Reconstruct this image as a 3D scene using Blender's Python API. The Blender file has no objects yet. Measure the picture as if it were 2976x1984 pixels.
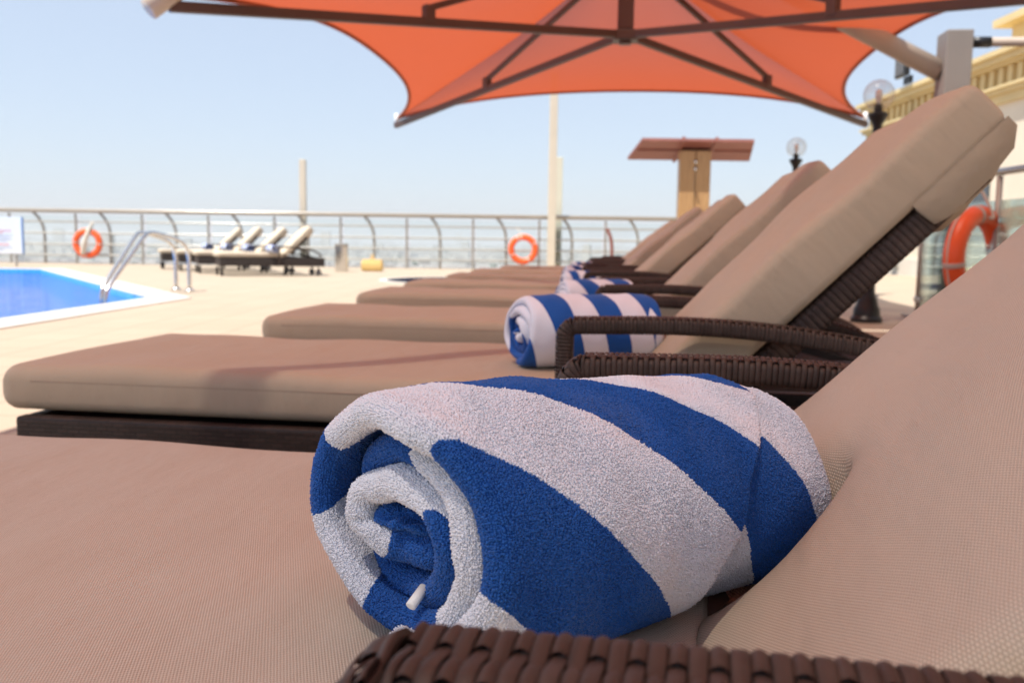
import bpy, bmesh, math, random
import numpy as np
from mathutils import Vector, Matrix
R = math.radians
random.seed(7); rng = np.random.default_rng(7)
scn = bpy.context.scene
COL = scn.collection
ORANGE_TINT = None

# ------------------------------------------------------------------ helpers
def link(o, parent=None):
    COL.objects.link(o)
    if parent is not None:
        o.parent = parent
    return o

def mesh_obj(name, verts, faces, mat=None, parent=None, smooth=False, loc=None):
    me = bpy.data.meshes.new(name)
    me.from_pydata([tuple(v) for v in verts], [], [tuple(f) for f in faces])
    me.update()
    if smooth:
        me.polygons.foreach_set('use_smooth', [True] * len(me.polygons))
    if mat:
        me.materials.append(mat)
    o = bpy.data.objects.new(name, me)
    if loc is not None:
        o.location = loc
    return link(o, parent)

class MB:
    """collects shapes and links them as one mesh object"""
    def __init__(s): s.v = []; s.f = []
    def add(s, vs, fs):
        n = len(s.v); s.v += [tuple(v) for v in vs]; s.f += [tuple(i + n for i in f) for f in fs]; return s
    def box(s, c, d, rz=0.0, bev=0.0, M=None):
        bm = bmesh.new(); bmesh.ops.create_cube(bm, size=1.0)
        bmesh.ops.scale(bm, vec=d, verts=bm.verts)
        if bev: bmesh.ops.bevel(bm, geom=list(bm.edges), offset=bev, segments=2, affect='EDGES', profile=0.5)
        m = Matrix.Translation(c) @ Matrix.Rotation(rz, 4, 'Z')
        if M is not None: m = M @ m
        bmesh.ops.transform(bm, matrix=m, verts=bm.verts)
        bm.verts.index_update()
        s.add([v.co[:] for v in bm.verts], [[v.index for v in f.verts] for f in bm.faces]); bm.free(); return s
    def bar(s, p, q, w, h, up=(0, 0, 1), bev=0.0):
        p, q = Vector(p), Vector(q); d = q - p; L = d.length; x = d / L
        y = Vector(up).cross(x)
        if y.length < 1e-4: y = Vector((0, 1, 0)).cross(x)
        y.normalize(); z = x.cross(y)
        M = Matrix(((x.x, y.x, z.x, 0), (x.y, y.y, z.y, 0), (x.z, y.z, z.z, 0), (0, 0, 0, 1)))
        M = Matrix.Translation((p + q) / 2) @ M
        return s.box((0, 0, 0), (L, w, h), 0, bev, M)
    def tube(s, pts, r, n=12, caps=True, closed=False):
        pts = [Vector(p) for p in pts]; N = len(pts)
        rr = r if isinstance(r, (list, tuple)) else [r] * N
        prev = None; vs = []; fs = []
        for i in range(N):
            if closed: t = pts[(i + 1) % N] - pts[i - 1]
            else: t = pts[min(i + 1, N - 1)] - pts[max(i - 1, 0)]
            t.normalize()
            if prev is None:
                a = Vector((0, 0, 1)) if abs(t.z) < .9 else Vector((1, 0, 0))
                u = t.cross(a).normalized()
            else:
                u = (prev - t * prev.dot(t)).normalized()
            prev = u; w = t.cross(u)
            for k in range(n):
                a = 2 * math.pi * k / n
                vs.append(pts[i] + (u * math.cos(a) + w * math.sin(a)) * rr[i])
        for i in range(N if closed else N - 1):
            for k in range(n):
                a, b = i * n + k, i * n + (k + 1) % n; j = (i + 1) % N
                fs.append((a, b, j * n + (k + 1) % n, j * n + k))
        if caps and not closed:
            fs.append(tuple(range(n - 1, -1, -1))); fs.append(tuple((N - 1) * n + k for k in range(n)))
        return s.add(vs, fs)
    def lathe(s, prof, c=(0, 0, 0), n=28):
        vs = []; fs = []; m = len(prof)
        for k in range(n):
            a = 2 * math.pi * k / n
            for r, z in prof:
                vs.append((c[0] + r * math.cos(a), c[1] + r * math.sin(a), c[2] + z))
        for k in range(n):
            for i in range(m - 1):
                fs.append((k * m + i, ((k + 1) % n) * m + i, ((k + 1) % n) * m + i + 1, k * m + i + 1))
        return s.add(vs, fs)
    def prism(s, poly, z0, z1):
        n = len(poly)
        vs = [(x, y, z0) for x, y in poly] + [(x, y, z1) for x, y in poly]
        fs = [tuple(range(n - 1, -1, -1)), tuple(range(n, 2 * n))] + [(i, (i + 1) % n, n + (i + 1) % n, n + i) for i in range(n)]
        return s.add(vs, fs)
    def build(s, name, mat, parent=None, smooth=False, loc=None, auto=None):
        o = mesh_obj(name, s.v, s.f, mat, parent, smooth, loc)
        if auto is not None:
            for p in o.data.polygons: p.use_smooth = True
            bm = bmesh.new(); bm.from_mesh(o.data)
            for e in bm.edges:
                if len(e.link_faces) == 2 and e.calc_face_angle(0) > auto: e.smooth = False
            bm.to_mesh(o.data); bm.free()
        return o

def tag(o, label=None, cat=None, group=None, kind=None):
    if label: o['label'] = label
    if cat: o['category'] = cat
    if group: o['group'] = group
    if kind: o['kind'] = kind
    return o

def thing(name, label, cat, loc=(0, 0, 0), rz=0.0, group=None):
    o = bpy.data.objects.new(name, None); o.empty_display_size = .1
    o.location = loc; o.rotation_euler = (0, 0, rz)
    link(o); return tag(o, label, cat, group)

def copy_tree(o, parent=None):
    c = o.copy(); COL.objects.link(c)
    if parent is not None: c.parent = parent
    for ch in list(o.children):
        copy_tree(ch, c)
    return c

def bez(ps, n=10):
    """Catmull-Rom through points"""
    ps = [Vector(p) for p in ps]; out = []
    P = [ps[0] * 2 - ps[1]] + ps + [ps[-1] * 2 - ps[-2]]
    for i in range(1, len(P) - 2):
        for k in range(n):
            t = k / n; a, b, c, d = P[i - 1], P[i], P[i + 1], P[i + 2]
            out.append(.5 * ((2 * b) + (c - a) * t + (2 * a - 5 * b + 4 * c - d) * t * t + (3 * b - a - 3 * c + d) * t ** 3))
    out.append(ps[-1]); return out

# ------------------------------------------------------------------ materials
class NT:
    def __init__(s, name):
        s.m = bpy.data.materials.new(name); s.m.use_nodes = True
        s.t = s.m.node_tree; s.t.nodes.clear()
        s.out = s.n('ShaderNodeOutputMaterial')
    def n(s, typ, **kw):
        x = s.t.nodes.new(typ)
        for k, v in kw.items(): setattr(x, k, v)
        return x
    def l(s, a, b): s.t.links.new(a, b)
    def coord(s, which='Object', scale=None):
        c = s.n('ShaderNodeTexCoord')
        if scale is None: return c.outputs[which]
        m = s.n('ShaderNodeMapping'); m.inputs['Scale'].default_value = scale
        s.l(c.outputs[which], m.inputs['Vector']); return m.outputs['Vector']
    def noise(s, vec, scale, detail=3, rough=.55):
        x = s.n('ShaderNodeTexNoise'); x.inputs['Scale'].default_value = scale
        x.inputs['Detail'].default_value = detail; x.inputs['Roughness'].default_value = rough
        s.l(vec, x.inputs['Vector']); return x.outputs['Fac']
    def ramp(s, fac, stops):
        r = s.n('ShaderNodeValToRGB'); e = r.color_ramp.elements
        while len(e) < len(stops): e.new(.5)
        for i, (p, c) in enumerate(stops):
            e[i].position = p; e[i].color = tuple(c) + (1,) if len(c) == 3 else c
        s.l(fac, r.inputs['Fac']); return r.outputs['Color']
    def mix(s, fac, a, b, typ='MIX'):
        m = s.n('ShaderNodeMix', data_type='RGBA', blend_type=typ)
        for sock, v in ((m.inputs[0], fac), (m.inputs[6], a), (m.inputs[7], b)):
            if hasattr(v, 'is_linked') or hasattr(v, 'links'): s.l(v, sock)
            elif isinstance(v, (int, float)): sock.default_value = v
            else: sock.default_value = tuple(v) + (1,) if len(v) == 3 else v
        return m.outputs[2]
    def math(s, op, a, b=None):
        m = s.n('ShaderNodeMath', operation=op)
        for i, v in enumerate((a, b)):
            if v is None: continue
            if isinstance(v, (int, float)): m.inputs[i].default_value = v
            else: s.l(v, m.inputs[i])
        return m.outputs[0]
    def bsdf(s, base=None, rough=.5, metal=0.0, spec=None, **kw):
        b = s.n('ShaderNodeBsdfPrincipled')
        if base is not None:
            if isinstance(base, (tuple, list)): b.inputs['Base Color'].default_value = tuple(base) + (1,)
            else: s.l(base, b.inputs['Base Color'])
        if isinstance(rough, (int, float)): b.inputs['Roughness'].default_value = rough
        else: s.l(rough, b.inputs['Roughness'])
        b.inputs['Metallic'].default_value = metal
        if spec is not None: b.inputs['Specular IOR Level'].default_value = spec
        for k, v in kw.items(): b.inputs[k].default_value = v
        s.l(b.outputs[0], s.out.inputs[0]); return b
    def bump(s, b, h, strength=.5, dist=.002):
        x = s.n('ShaderNodeBump'); x.inputs['Strength'].default_value = strength; x.inputs['Distance'].default_value = dist
        s.l(h, x.inputs['Height']); s.l(x.outputs[0], b.inputs['Normal']); return x

def simple(name, col, rough=.5, metal=0.0, var=.12, vs=6.0, bump=0.0, bs=80.0, spec=None):
    t = NT(name); v = t.coord()
    n = t.noise(v, vs, 4)
    lo = tuple(c * (1 - var) for c in col); hi = tuple(min(1, c * (1 + var)) for c in col)
    b = t.bsdf(t.ramp(n, [(.3, lo), (.7, hi)]), rough, metal, spec)
    if bump: t.bump(b, t.noise(v, bs, 3), bump, .002)
    return t.m

MAT = {}
# woven sling fabric of the cushions
def fabric(name, c0, c1, PIT, hole_k):
  t = NT(name); uv = t.coord('UV')
  mp = t.n('ShaderNodeMapping'); mp.inputs['Scale'].default_value = (1, 1, 1); t.l(uv, mp.inputs['Vector'])
  sep = t.n('ShaderNodeSeparateXYZ'); t.l(mp.outputs['Vector'], sep.inputs[0])
  ax = t.math('MULTIPLY', sep.outputs[0], 2 * math.pi / PIT); ay = t.math('MULTIPLY', sep.outputs[1], math.pi / PIT)
  rowshift = t.math('MULTIPLY', t.math('FLOOR', t.math('MULTIPLY', sep.outputs[1], 1 / PIT)), math.pi)
  sx = t.math('SINE', t.math('ADD', ax, rowshift)); sy = t.math('ABSOLUTE', t.math('SINE', ay))
  w = t.math('MULTIPLY', t.math('ADD', t.math('MULTIPLY', sx, .5), .5), sy)
  n1 = t.noise(uv, 5, 4); n2 = t.noise(uv, 260, 2)
  basec = t.mix(n1, c0, c1)
  dirt = t.ramp(t.noise(uv, 2.3, 5, .65), [(.42, (0, 0, 0)), (.75, (1, 1, 1))])
  basec = t.mix(t.math('MULTIPLY', dirt, .16), basec, (.33, .24, .17))
  hole = t.ramp(w, [(.06, (1, 1, 1)), (.2, (0, 0, 0))])
  basec = t.mix(t.math('MULTIPLY', hole, hole_k), basec, (.13, .09, .07))
  basec = t.mix(t.math('MULTIPLY', n2, .18), basec, (.62, .5, .39))
  b = t.bsdf(basec, .62, spec=.35)
  bw = t.n('ShaderNodeBump'); bw.inputs['Strength'].default_value = .8; bw.inputs['Distance'].default_value = .016
  crs = t.n('ShaderNodeMapping'); crs.inputs['Scale'].default_value = (9, 3.2, 1); crs.inputs['Rotation'].default_value = (0, 0, .5); t.l(uv, crs.inputs['Vector'])
  t.l(t.noise(crs.outputs[0], 1.0, 4, .5), bw.inputs['Height'])
  bx = t.bump(b, t.math('ADD', w, t.math('MULTIPLY', n2, .3)), .45, .0009); t.l(bw.outputs[0], bx.inputs['Normal'])
  return t.m
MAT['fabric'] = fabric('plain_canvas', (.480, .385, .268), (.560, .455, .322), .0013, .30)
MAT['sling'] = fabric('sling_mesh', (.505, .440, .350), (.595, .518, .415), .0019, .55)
MAT['canvas_in_sun'] = fabric('sunlit_canvas_copy', (.56, .475, .355), (.64, .545, .415), .0013, .25)  # plain canvas again, with full-sun brightness painted into its colour
t = NT('cushion_piping'); b = t.bsdf(t.mix(t.noise(t.coord(), 20, 3), (.30, .22, .155), (.38, .28, .2)), .7); MAT['piping'] = t.m

# wicker
t = NT('wicker_strand'); v = t.coord()
n1 = t.noise(v, 35, 3); mpv = t.coord('Object', (900, 40, 900)); n2 = t.noise(mpv, 1.0, 3)
c = t.mix(n1, (.040, .026, .021), (.072, .046, .036)); c = t.mix(t.math('MULTIPLY', n2, .4), c, (.095, .06, .045))
mps = t.coord('Object', (175, 3, 30)); c = t.mix(t.math('MULTIPLY', t.ramp(t.noise(mps, 1.0, 1), [(.35, (0, 0, 0)), (.65, (1, 1, 1))]), .55), c, (.028, .018, .014))
c = t.mix(t.math('MULTIPLY', t.ramp(t.noise(v, 14, 4, .7), [(.5, (0, 0, 0)), (.72, (1, 1, 1))]), .35), c, (.13, .10, .085))
b = t.bsdf(c, t.math('ADD', .42, t.math('MULTIPLY', n1, .3)), spec=.3); t.bump(b, n2, .35, .0006); MAT['wicker'] = t.m
t = NT('wicker_core'); t.bsdf((.012, .008, .006), .8); MAT['wicker_core'] = t.m
t = NT('wicker_panel'); v = t.coord()
wv = t.n('ShaderNodeTexBrick'); wv.inputs['Scale'].default_value = 1.0
wv.inputs['Brick Width'].default_value = .022; wv.inputs['Row Height'].default_value = .0075; wv.inputs['Mortar Size'].default_value = .0009
wv.inputs['Mortar Smooth'].default_value = .6; wv.inputs['Bias'].default_value = 0
mpp = t.n('ShaderNodeMapping'); mpp.inputs['Rotation'].default_value = (R(90), 0, 0)
t.l(v, mpp.inputs['Vector']); t.l(mpp.outputs[0], wv.inputs['Vector'])
wv.inputs['Color1'].default_value = (.030, .019, .015, 1); wv.inputs['Color2'].default_value = (.048, .030, .024, 1); wv.inputs['Mortar'].default_value = (.006, .004, .003, 1)
b = t.bsdf(wv.outputs['Color'], .45, spec=.4); t.bump(b, t.math('SUBTRACT', 1.0, wv.outputs['Fac']), .9, .004); MAT['wicker_panel'] = t.m

# terry towel
t = NT('terry_cloth')
at = t.n('ShaderNodeAttribute', attribute_name='dye'); vr = t.n('ShaderNodeAttribute', attribute_name='tone')
stripe = t.math('FLOOR', t.math('MULTIPLY', t.math('FRACT', t.math('MULTIPLY', at.outputs['Fac'], .5)), 2.0))
white = t.mix(vr.outputs['Fac'], (.69, .72, .80), (.82, .84, .90)); blue = t.mix(vr.outputs['Fac'], (.011, .072, .30), (.021, .122, .45))
b = t.bsdf(t.mix(stripe, white, blue), .9, spec=.15)
b.inputs['Sheen Weight'].default_value = .12; b.inputs['Sheen Roughness'].default_value = .5
MAT['terry'] = t.m
MAT['tag_white'] = simple('care_label_white', (.8, .8, .78), .6)

# canopy cloth : knitted shade mesh, lets light through
t = NT('canopy_cloth'); uv = t.coord('UV')
mpu = t.n('ShaderNodeMapping'); mpu.inputs['Scale'].default_value = (160, 6, 1); t.l(uv, mpu.inputs['Vector'])
st = t.noise(mpu.outputs[0], 1.0, 3); br = t.noise(uv, 1.6, 4)
c = t.mix(st, (.43, .082, .032), (.49, .100, .043)); c = t.mix(t.math('MULTIPLY', br, .35), c, (.43, .085, .03))
d = t.n('ShaderNodeBsdfDiffuse'); tr = t.n('ShaderNodeBsdfTranslucent'); ms = t.n('ShaderNodeMixShader'); ms.inputs[0].default_value = .46
t.l(c, d.inputs[0]); t.l(c, tr.inputs[0]); t.l(d.outputs[0], ms.inputs[1]); t.l(tr.outputs[0], ms.inputs[2])
tp = t.n('ShaderNodeBsdfTransparent'); tp.inputs[0].default_value = (1, .90, .82, 1); mh = t.n('ShaderNodeMixShader'); lwt = t.n('ShaderNodeLayerWeight'); lwt.inputs[0].default_value = .5
t.l(t.math('MULTIPLY', t.math('POWER', t.math('SUBTRACT', 1.0, lwt.outputs['Facing']), 1.6), .18), mh.inputs[0])   # open holes of the knit close up when seen slantwise
t.l(ms.outputs[0], mh.inputs[1]); t.l(tp.outputs[0], mh.inputs[2]); t.l(mh.outputs[0], t.out.inputs[0])
MAT['canopy'] = t.m
MAT['hem'] = simple('canopy_hem', (.34, .085, .035), .8)
MAT['beige_metal'] = simple('beige_painted_metal', (.50, .41, .33), .45, 0, .06, 3, spec=.4)
MAT['rib_metal'] = simple('rib_metal', (.085, .052, .042), .5, 0, .08, 3)
MAT['grey_metal'] = simple('grey_beige_metal', (.23, .205, .185), .5, 0, .06, 3, .1, 60)
MAT['steel'] = simple('polished_steel', (.62, .61, .60), .22, 1.0, .06, 8)
MAT['dull_steel'] = simple('brushed_steel', (.38, .35, .31), .45, .35, .12, 8)
MAT['cream_rail'] = simple('cream_rail_steel', (.38, .335, .28), .3, .3, .05, 5)
MAT['black_iron'] = simple('black_cast_iron', (.012, .012, .013), .38, .2, .2, 8)
MAT['pole_cream'] = simple('cream_pole_paint', (.62, .55, .44), .5, 0, .04, 2)
MAT['pole_pale'] = simple('pale_pole_paint', (.66, .65, .54), .5, 0, .04, 2)
MAT['post_steel'] = simple('satin_post_steel', (.31, .29, .26), .4, .15, .08, 6)
MAT['bar_pale'] = simple('pale_cross_bar_steel', (.50, .485, .44), .3, .2, .05, 5)
MAT['rubber'] = simple('black_rubber', (.02, .02, .02), .7)
MAT['hub_grey'] = simple('grey_hub', (.35, .35, .36), .5)
MAT['ring_orange'] = simple('life_ring_orange', (.85, .115, .022), .42, 0, .08, 5, .15, 40)
MAT['tape_silver'] = simple('reflective_tape', (.50, .42, .38), .35, 0, .05)
MAT['rope'] = simple('white_rope', (.62, .58, .5), .85, 0, .12, 60, .4, 200)
MAT['white_paint'] = simple('white_paint', (.78, .77, .75), .5, 0, .04, 4)
MAT['sign_white'] = simple('sign_board_white', (.74, .76, .80), .45, 0, .03, 4)
MAT['sign_blue'] = simple('sign_blue', (.10, .22, .45), .5, 0, .05)
MAT['sign_red'] = simple('sign_red', (.70, .30, .28), .5, 0, .05)
MAT['sign_grey'] = simple('sign_grey', (.42, .46, .54), .5, 0, .05)
MAT['yellow'] = simple('yellow_plastic', (.72, .50, .19), .5, 0, .08, 4)
MAT['table_white'] = simple('white_glass_table', (.62, .72, .78), .08, 0, .02, 3, spec=.6)
MAT['red_roof'] = simple('red_roof_board', (.24, .085, .065), .55, 0, .10, 5)
t = NT('varnished_timber'); v = t.coord('Object', (14, 14, 1.4)); n = t.noise(v, 2.2, 6, .6)
b = t.bsdf(t.ramp(n, [(.3, (.36, .20, .085)), (.55, (.46, .275, .125)), (.75, (.54, .34, .165))]), .35); t.bump(b, n, .2, .003); MAT['timber'] = t.m
MAT['wall_cream'] = simple('cream_render', (.70, .62, .50), .8, 0, .05, 1.2, .15, 30)
MAT['gold'] = simple('ochre_cornice_render', (.66, .52, .27), .75, 0, .06, 1.4, .15, 30)
MAT['gold_deep'] = simple('ochre_recess_render', (.55, .40, .18), .8, 0, .06, 1.4)
MAT['plinth'] = simple('pale_plinth', (.66, .62, .55), .7, 0, .05, 2)

t = NT('clear_glass'); g = t.n('ShaderNodeBsdfGlossy'); g.inputs['Roughness'].default_value = .02; g.inputs[0].default_value = (.9, .95, .95, 1)
tp = t.n('ShaderNodeBsdfTransparent'); tp.inputs[0].default_value = (.90, .955, .93, 1)
fr = t.n('ShaderNodeFresnel'); fr.inputs[0].default_value = 1.45; ms = t.n('ShaderNodeMixShader')
sc_ = t.math('MINIMUM', t.math('MULTIPLY', fr.outputs[0], 1.5), .8)
t.l(sc_, ms.inputs[0]); t.l(tp.outputs[0], ms.inputs[1]); t.l(g.outputs[0], ms.inputs[2]); t.l(ms.outputs[0], t.out.inputs[0]); MAT['glass'] = t.m
t = NT('teal_glass'); g = t.n('ShaderNodeBsdfGlossy'); g.inputs['Roughness'].default_value = .03
tp = t.n('ShaderNodeBsdfTransparent'); tp.inputs[0].default_value = (.965, .99, .985, 1); fr = t.n('ShaderNodeFresnel'); fr.inputs[0].default_value = 1.4; ms = t.n('ShaderNodeMixShader')
t.l(fr.outputs[0], ms.inputs[0]); t.l(tp.outputs[0], ms.inputs[1]); t.l(g.outputs[0], ms.inputs[2]); t.l(ms.outputs[0], t.out.inputs[0]); MAT['glass_teal'] = t.m
t = NT('globe_glass'); g = t.n('ShaderNodeBsdfGlossy'); g.inputs['Roughness'].default_value = .12; tp = t.n('ShaderNodeBsdfTransparent'); tp.inputs[0].default_value = (.93, .92, .90, 1)
d = t.n('ShaderNodeBsdfDiffuse'); d.inputs[0].default_value = (.6, .56, .53, 1)
lw = t.n('ShaderNodeLayerWeight'); lw.inputs[0].default_value = .35; m1 = t.n('ShaderNodeMixShader'); m2 = t.n('ShaderNodeMixShader')
t.l(t.math('MULTIPLY', lw.outputs['Facing'], .38), m1.inputs[0]); t.l(tp.outputs[0], m1.inputs[1]); t.l(d.outputs[0], m1.inputs[2])
m2.inputs[0].default_value = .09; t.l(m1.outputs[0], m2.inputs[1]); t.l(g.outputs[0], m2.inputs[2]); t.l(m2.outputs[0], t.out.inputs[0]); MAT['globe'] = t.m

# deck tiles
t = NT('deck_tiles'); v = t.coord('Object')
bk = t.n('ShaderNodeTexBrick'); bk.offset = 0; bk.inputs['Scale'].default_value = 1; bk.inputs['Brick Width'].default_value = .4; bk.inputs['Row Height'].default_value = .4
bk.inputs['Mortar Size'].default_value = .006; bk.inputs['Color1'].default_value = (.400, .324, .240, 1); bk.inputs['Color2'].default_value = (.430, .350, .260, 1); bk.inputs['Mortar'].default_value = (.28, .215, .155, 1)
t.l(v, bk.inputs['Vector'])
c = t.mix(t.math('MULTIPLY', t.noise(v, 1.3, 5), .35), bk.outputs['Color'], (.37, .29, .21))
b = t.bsdf(c, .7, spec=.3); t.bump(b, t.noise(v, 60, 3), .2, .003); MAT['deck'] = t.m
MAT['coping'] = simple('white_coping_stone', (.56, .54, .50), .6, 0, .03, 2)
t = NT('pool_tiles'); v = t.coord('Object')
bk = t.n('ShaderNodeTexBrick'); bk.offset = 0; bk.inputs['Scale'].default_value = 1; bk.inputs['Brick Width'].default_value = .05; bk.inputs['Row Height'].default_value = .05; bk.inputs['Mortar Size'].default_value = .003
bk.inputs['Color1'].default_value = (.04, .35, .78, 1); bk.inputs['Color2'].default_value = (.08, .45, .86, 1); bk.inputs['Mortar'].default_value = (.16, .38, .72, 1); t.l(v, bk.inputs['Vector'])
t.bsdf(bk.outputs['Color'], .3); MAT['pool_tiles'] = t.m
t = NT('dark_pool_tiles'); t.bsdf((.012, .022, .12), .3); MAT['dark_tiles'] = t.m
def water(name, tint):
    t = NT(name); v = t.coord('Object')
    tp = t.n('ShaderNodeBsdfTransparent'); tp.inputs[0].default_value = tint + (1,)
    g = t.n('ShaderNodeBsdfGlossy'); g.inputs['Roughness'].default_value = .03
    bp = t.n('ShaderNodeBump'); bp.inputs['Strength'].default_value = .75; bp.inputs['Distance'].default_value = .05
    t.l(t.noise(v, 3.2, 4, .6), bp.inputs['Height'])
    fr = t.n('ShaderNodeFresnel'); fr.inputs[0].default_value = 1.33; t.l(bp.outputs[0], fr.inputs['Normal']); t.l(bp.outputs[0], g.inputs['Normal'])
    ms = t.n('ShaderNodeMixShader'); t.l(t.math('MINIMUM', t.math('MULTIPLY', fr.outputs[0], .80), 1.0), ms.inputs[0]); t.l(tp.outputs[0], ms.inputs[1]); t.l(g.outputs[0], ms.inputs[2]); t.l(ms.outputs[0], t.out.inputs[0]); return t.m
MAT['water'] = water('pool_water', (.55, .80, .97)); MAT['dark_water'] = water('small_pool_water', (.45, .6, .9))
MAT['land'] = simple('sandy_land', (.30, .28, .24), .9, 0, .35, .012)
MAT['city_pale'] = simple('pale_city_walls', (.48, .46, .42), .8, 0, .2, .03)
MAT['city_mid'] = simple('tan_city_walls', (.24, .21, .18), .8, 0, .25, .03)
MAT['city_blue'] = simple('blue_city_roof', (.10, .32, .62), .6)
MAT['tree_far'] = simple('far_trees', (.05, .075, .04), .9, 0, .3, .05)
MAT['window_dark'] = simple('dark_window', (.06, .07, .08), .2)

# ------------------------------------------------------------------ ground, pool, sea, city
POOL = [(-4.15, -1.0), (-3.93, 9.62), (-9.3, 17.6), (-19, 17.6), (-19, -1.0)]
def offset_poly(P, d):
    out = []; n = len(P)
    for i in range(n):
        p0, p1, p2 = Vector(P[i - 1]), Vector(P[i]), Vector(P[(i + 1) % n])
        a = (p1 - p0).normalized(); b = (p2 - p1).normalized()
        na = Vector((-a.y, a.x)); nb = Vector((-b.y, b.x)); m = (na + nb).normalized()
        out.append(tuple(p1 - m * (d / max(.2, m.dot(na)))))
    return out
area = sum(POOL[i - 1][0] * POOL[i][1] - POOL[i][0] * POOL[i - 1][1] for i in range(len(POOL)))
SG = 1 if area > 0 else -1
COPO = offset_poly(POOL, .42 * SG)
SPC = (-.72, 15.15); SPR = 1.42
circ = lambda r, n=48: [(SPC[0] + r * math.cos(2 * math.pi * k / n), SPC[1] + r * math.sin(2 * math.pi * k / n)) for k in range(n)]
bm = bmesh.new()
def loop(poly, z):
    vs = [bm.verts.new((x, y, z)) for x, y in poly]
    for i in range(len(vs)): bm.edges.new((vs[i - 1], vs[i]))
DECK_EDGE = 22.55
loop([(-34, -14), (30, -14), (30, DECK_EDGE), (-34, DECK_EDGE)], 0); loop(COPO, 0); loop(circ(SPR + .12), 0)
bmesh.ops.triangle_fill(bm, use_beauty=True, edges=list(bm.edges))
for f in list(bm.faces):
    if f.normal.z < 0: f.normal_flip()
me = bpy.data.meshes.new('deck'); bm.to_mesh(me); bm.free(); me.materials.append(MAT['deck'])
deck = link(bpy.data.objects.new('deck', me)); tag(deck, kind='structure')
# deck edge down the tower's side (butts under the deck sheet)
MB().box((-2, DECK_EDGE - .15, -20.3), (64, .28, 40.56)).build('deck_edge', MAT['wall_cream']); tag(bpy.data.objects['deck_edge'], kind='structure')
def ring_strip(inner, outer, z0, z1):
    n = len(inner); vs = [(x, y, z0) for x, y in inner] + [(x, y, z1) for x, y in inner] + [(x, y, z1) for x, y in outer] + [(x, y, z0) for x, y in outer]
    fs = []
    for i in range(n):
        j = (i + 1) % n
        for a in range(3): fs.append((a * n + i, a * n + j, (a + 1) * n + j, (a + 1) * n + i))
    return vs, fs
v_, f_ = ring_strip(POOL, COPO, -.10, .012)
tag(mesh_obj('pool_coping', v_, f_, MAT['coping']), kind='structure')
PIN = offset_poly(POOL, -.004 * SG)
n = len(PIN)
vs = [(x, y, -1.25) for x, y in PIN] + [(x, y, .006) for x, y in PIN]
tag(mesh_obj('pool_basin', vs, [tuple(range(n))] + [(i, (i + 1) % n, n + (i + 1) % n, n + i) for i in range(n)], MAT['pool_tiles']), kind='structure')
PW = offset_poly(POOL, -.012 * SG)
tag(mesh_obj('pool_water', [(x, y, -.055) for x, y in PW], [tuple(range(n))], MAT['water']), kind='structure')
v_, f_ = ring_strip(circ(SPR), circ(SPR + .12), -.06, .010)
tag(mesh_obj('small_pool_coping', v_, f_, MAT['coping']), kind='structure')
cc = circ(SPR - .003); n = len(cc)
tag(mesh_obj('small_pool_basin', [(x, y, -.8) for x, y in cc] + [(x, y, .004) for x, y in cc], [tuple(range(n))] + [(i, (i + 1) % n, n + (i + 1) % n, n + i) for i in range(n)], MAT['dark_tiles']), kind='structure')
tag(mesh_obj('small_pool_water', [(x, y, -.03) for x, y in circ(SPR - .01)], [tuple(range(n))], MAT['dark_water']), kind='structure')

GZ = -42.0
def grid_sheet(name, x0, x1, y0, y1, z, mat):
    return tag(mesh_obj(name, [(x0, y0, z), (x1, y0, z), (x1, y1, z), (x0, y1, z)], [(0, 1, 2, 3)], mat), kind='structure')
grid_sheet('land', -9000, 9000, -60, 15000, GZ, MAT['land'])

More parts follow.
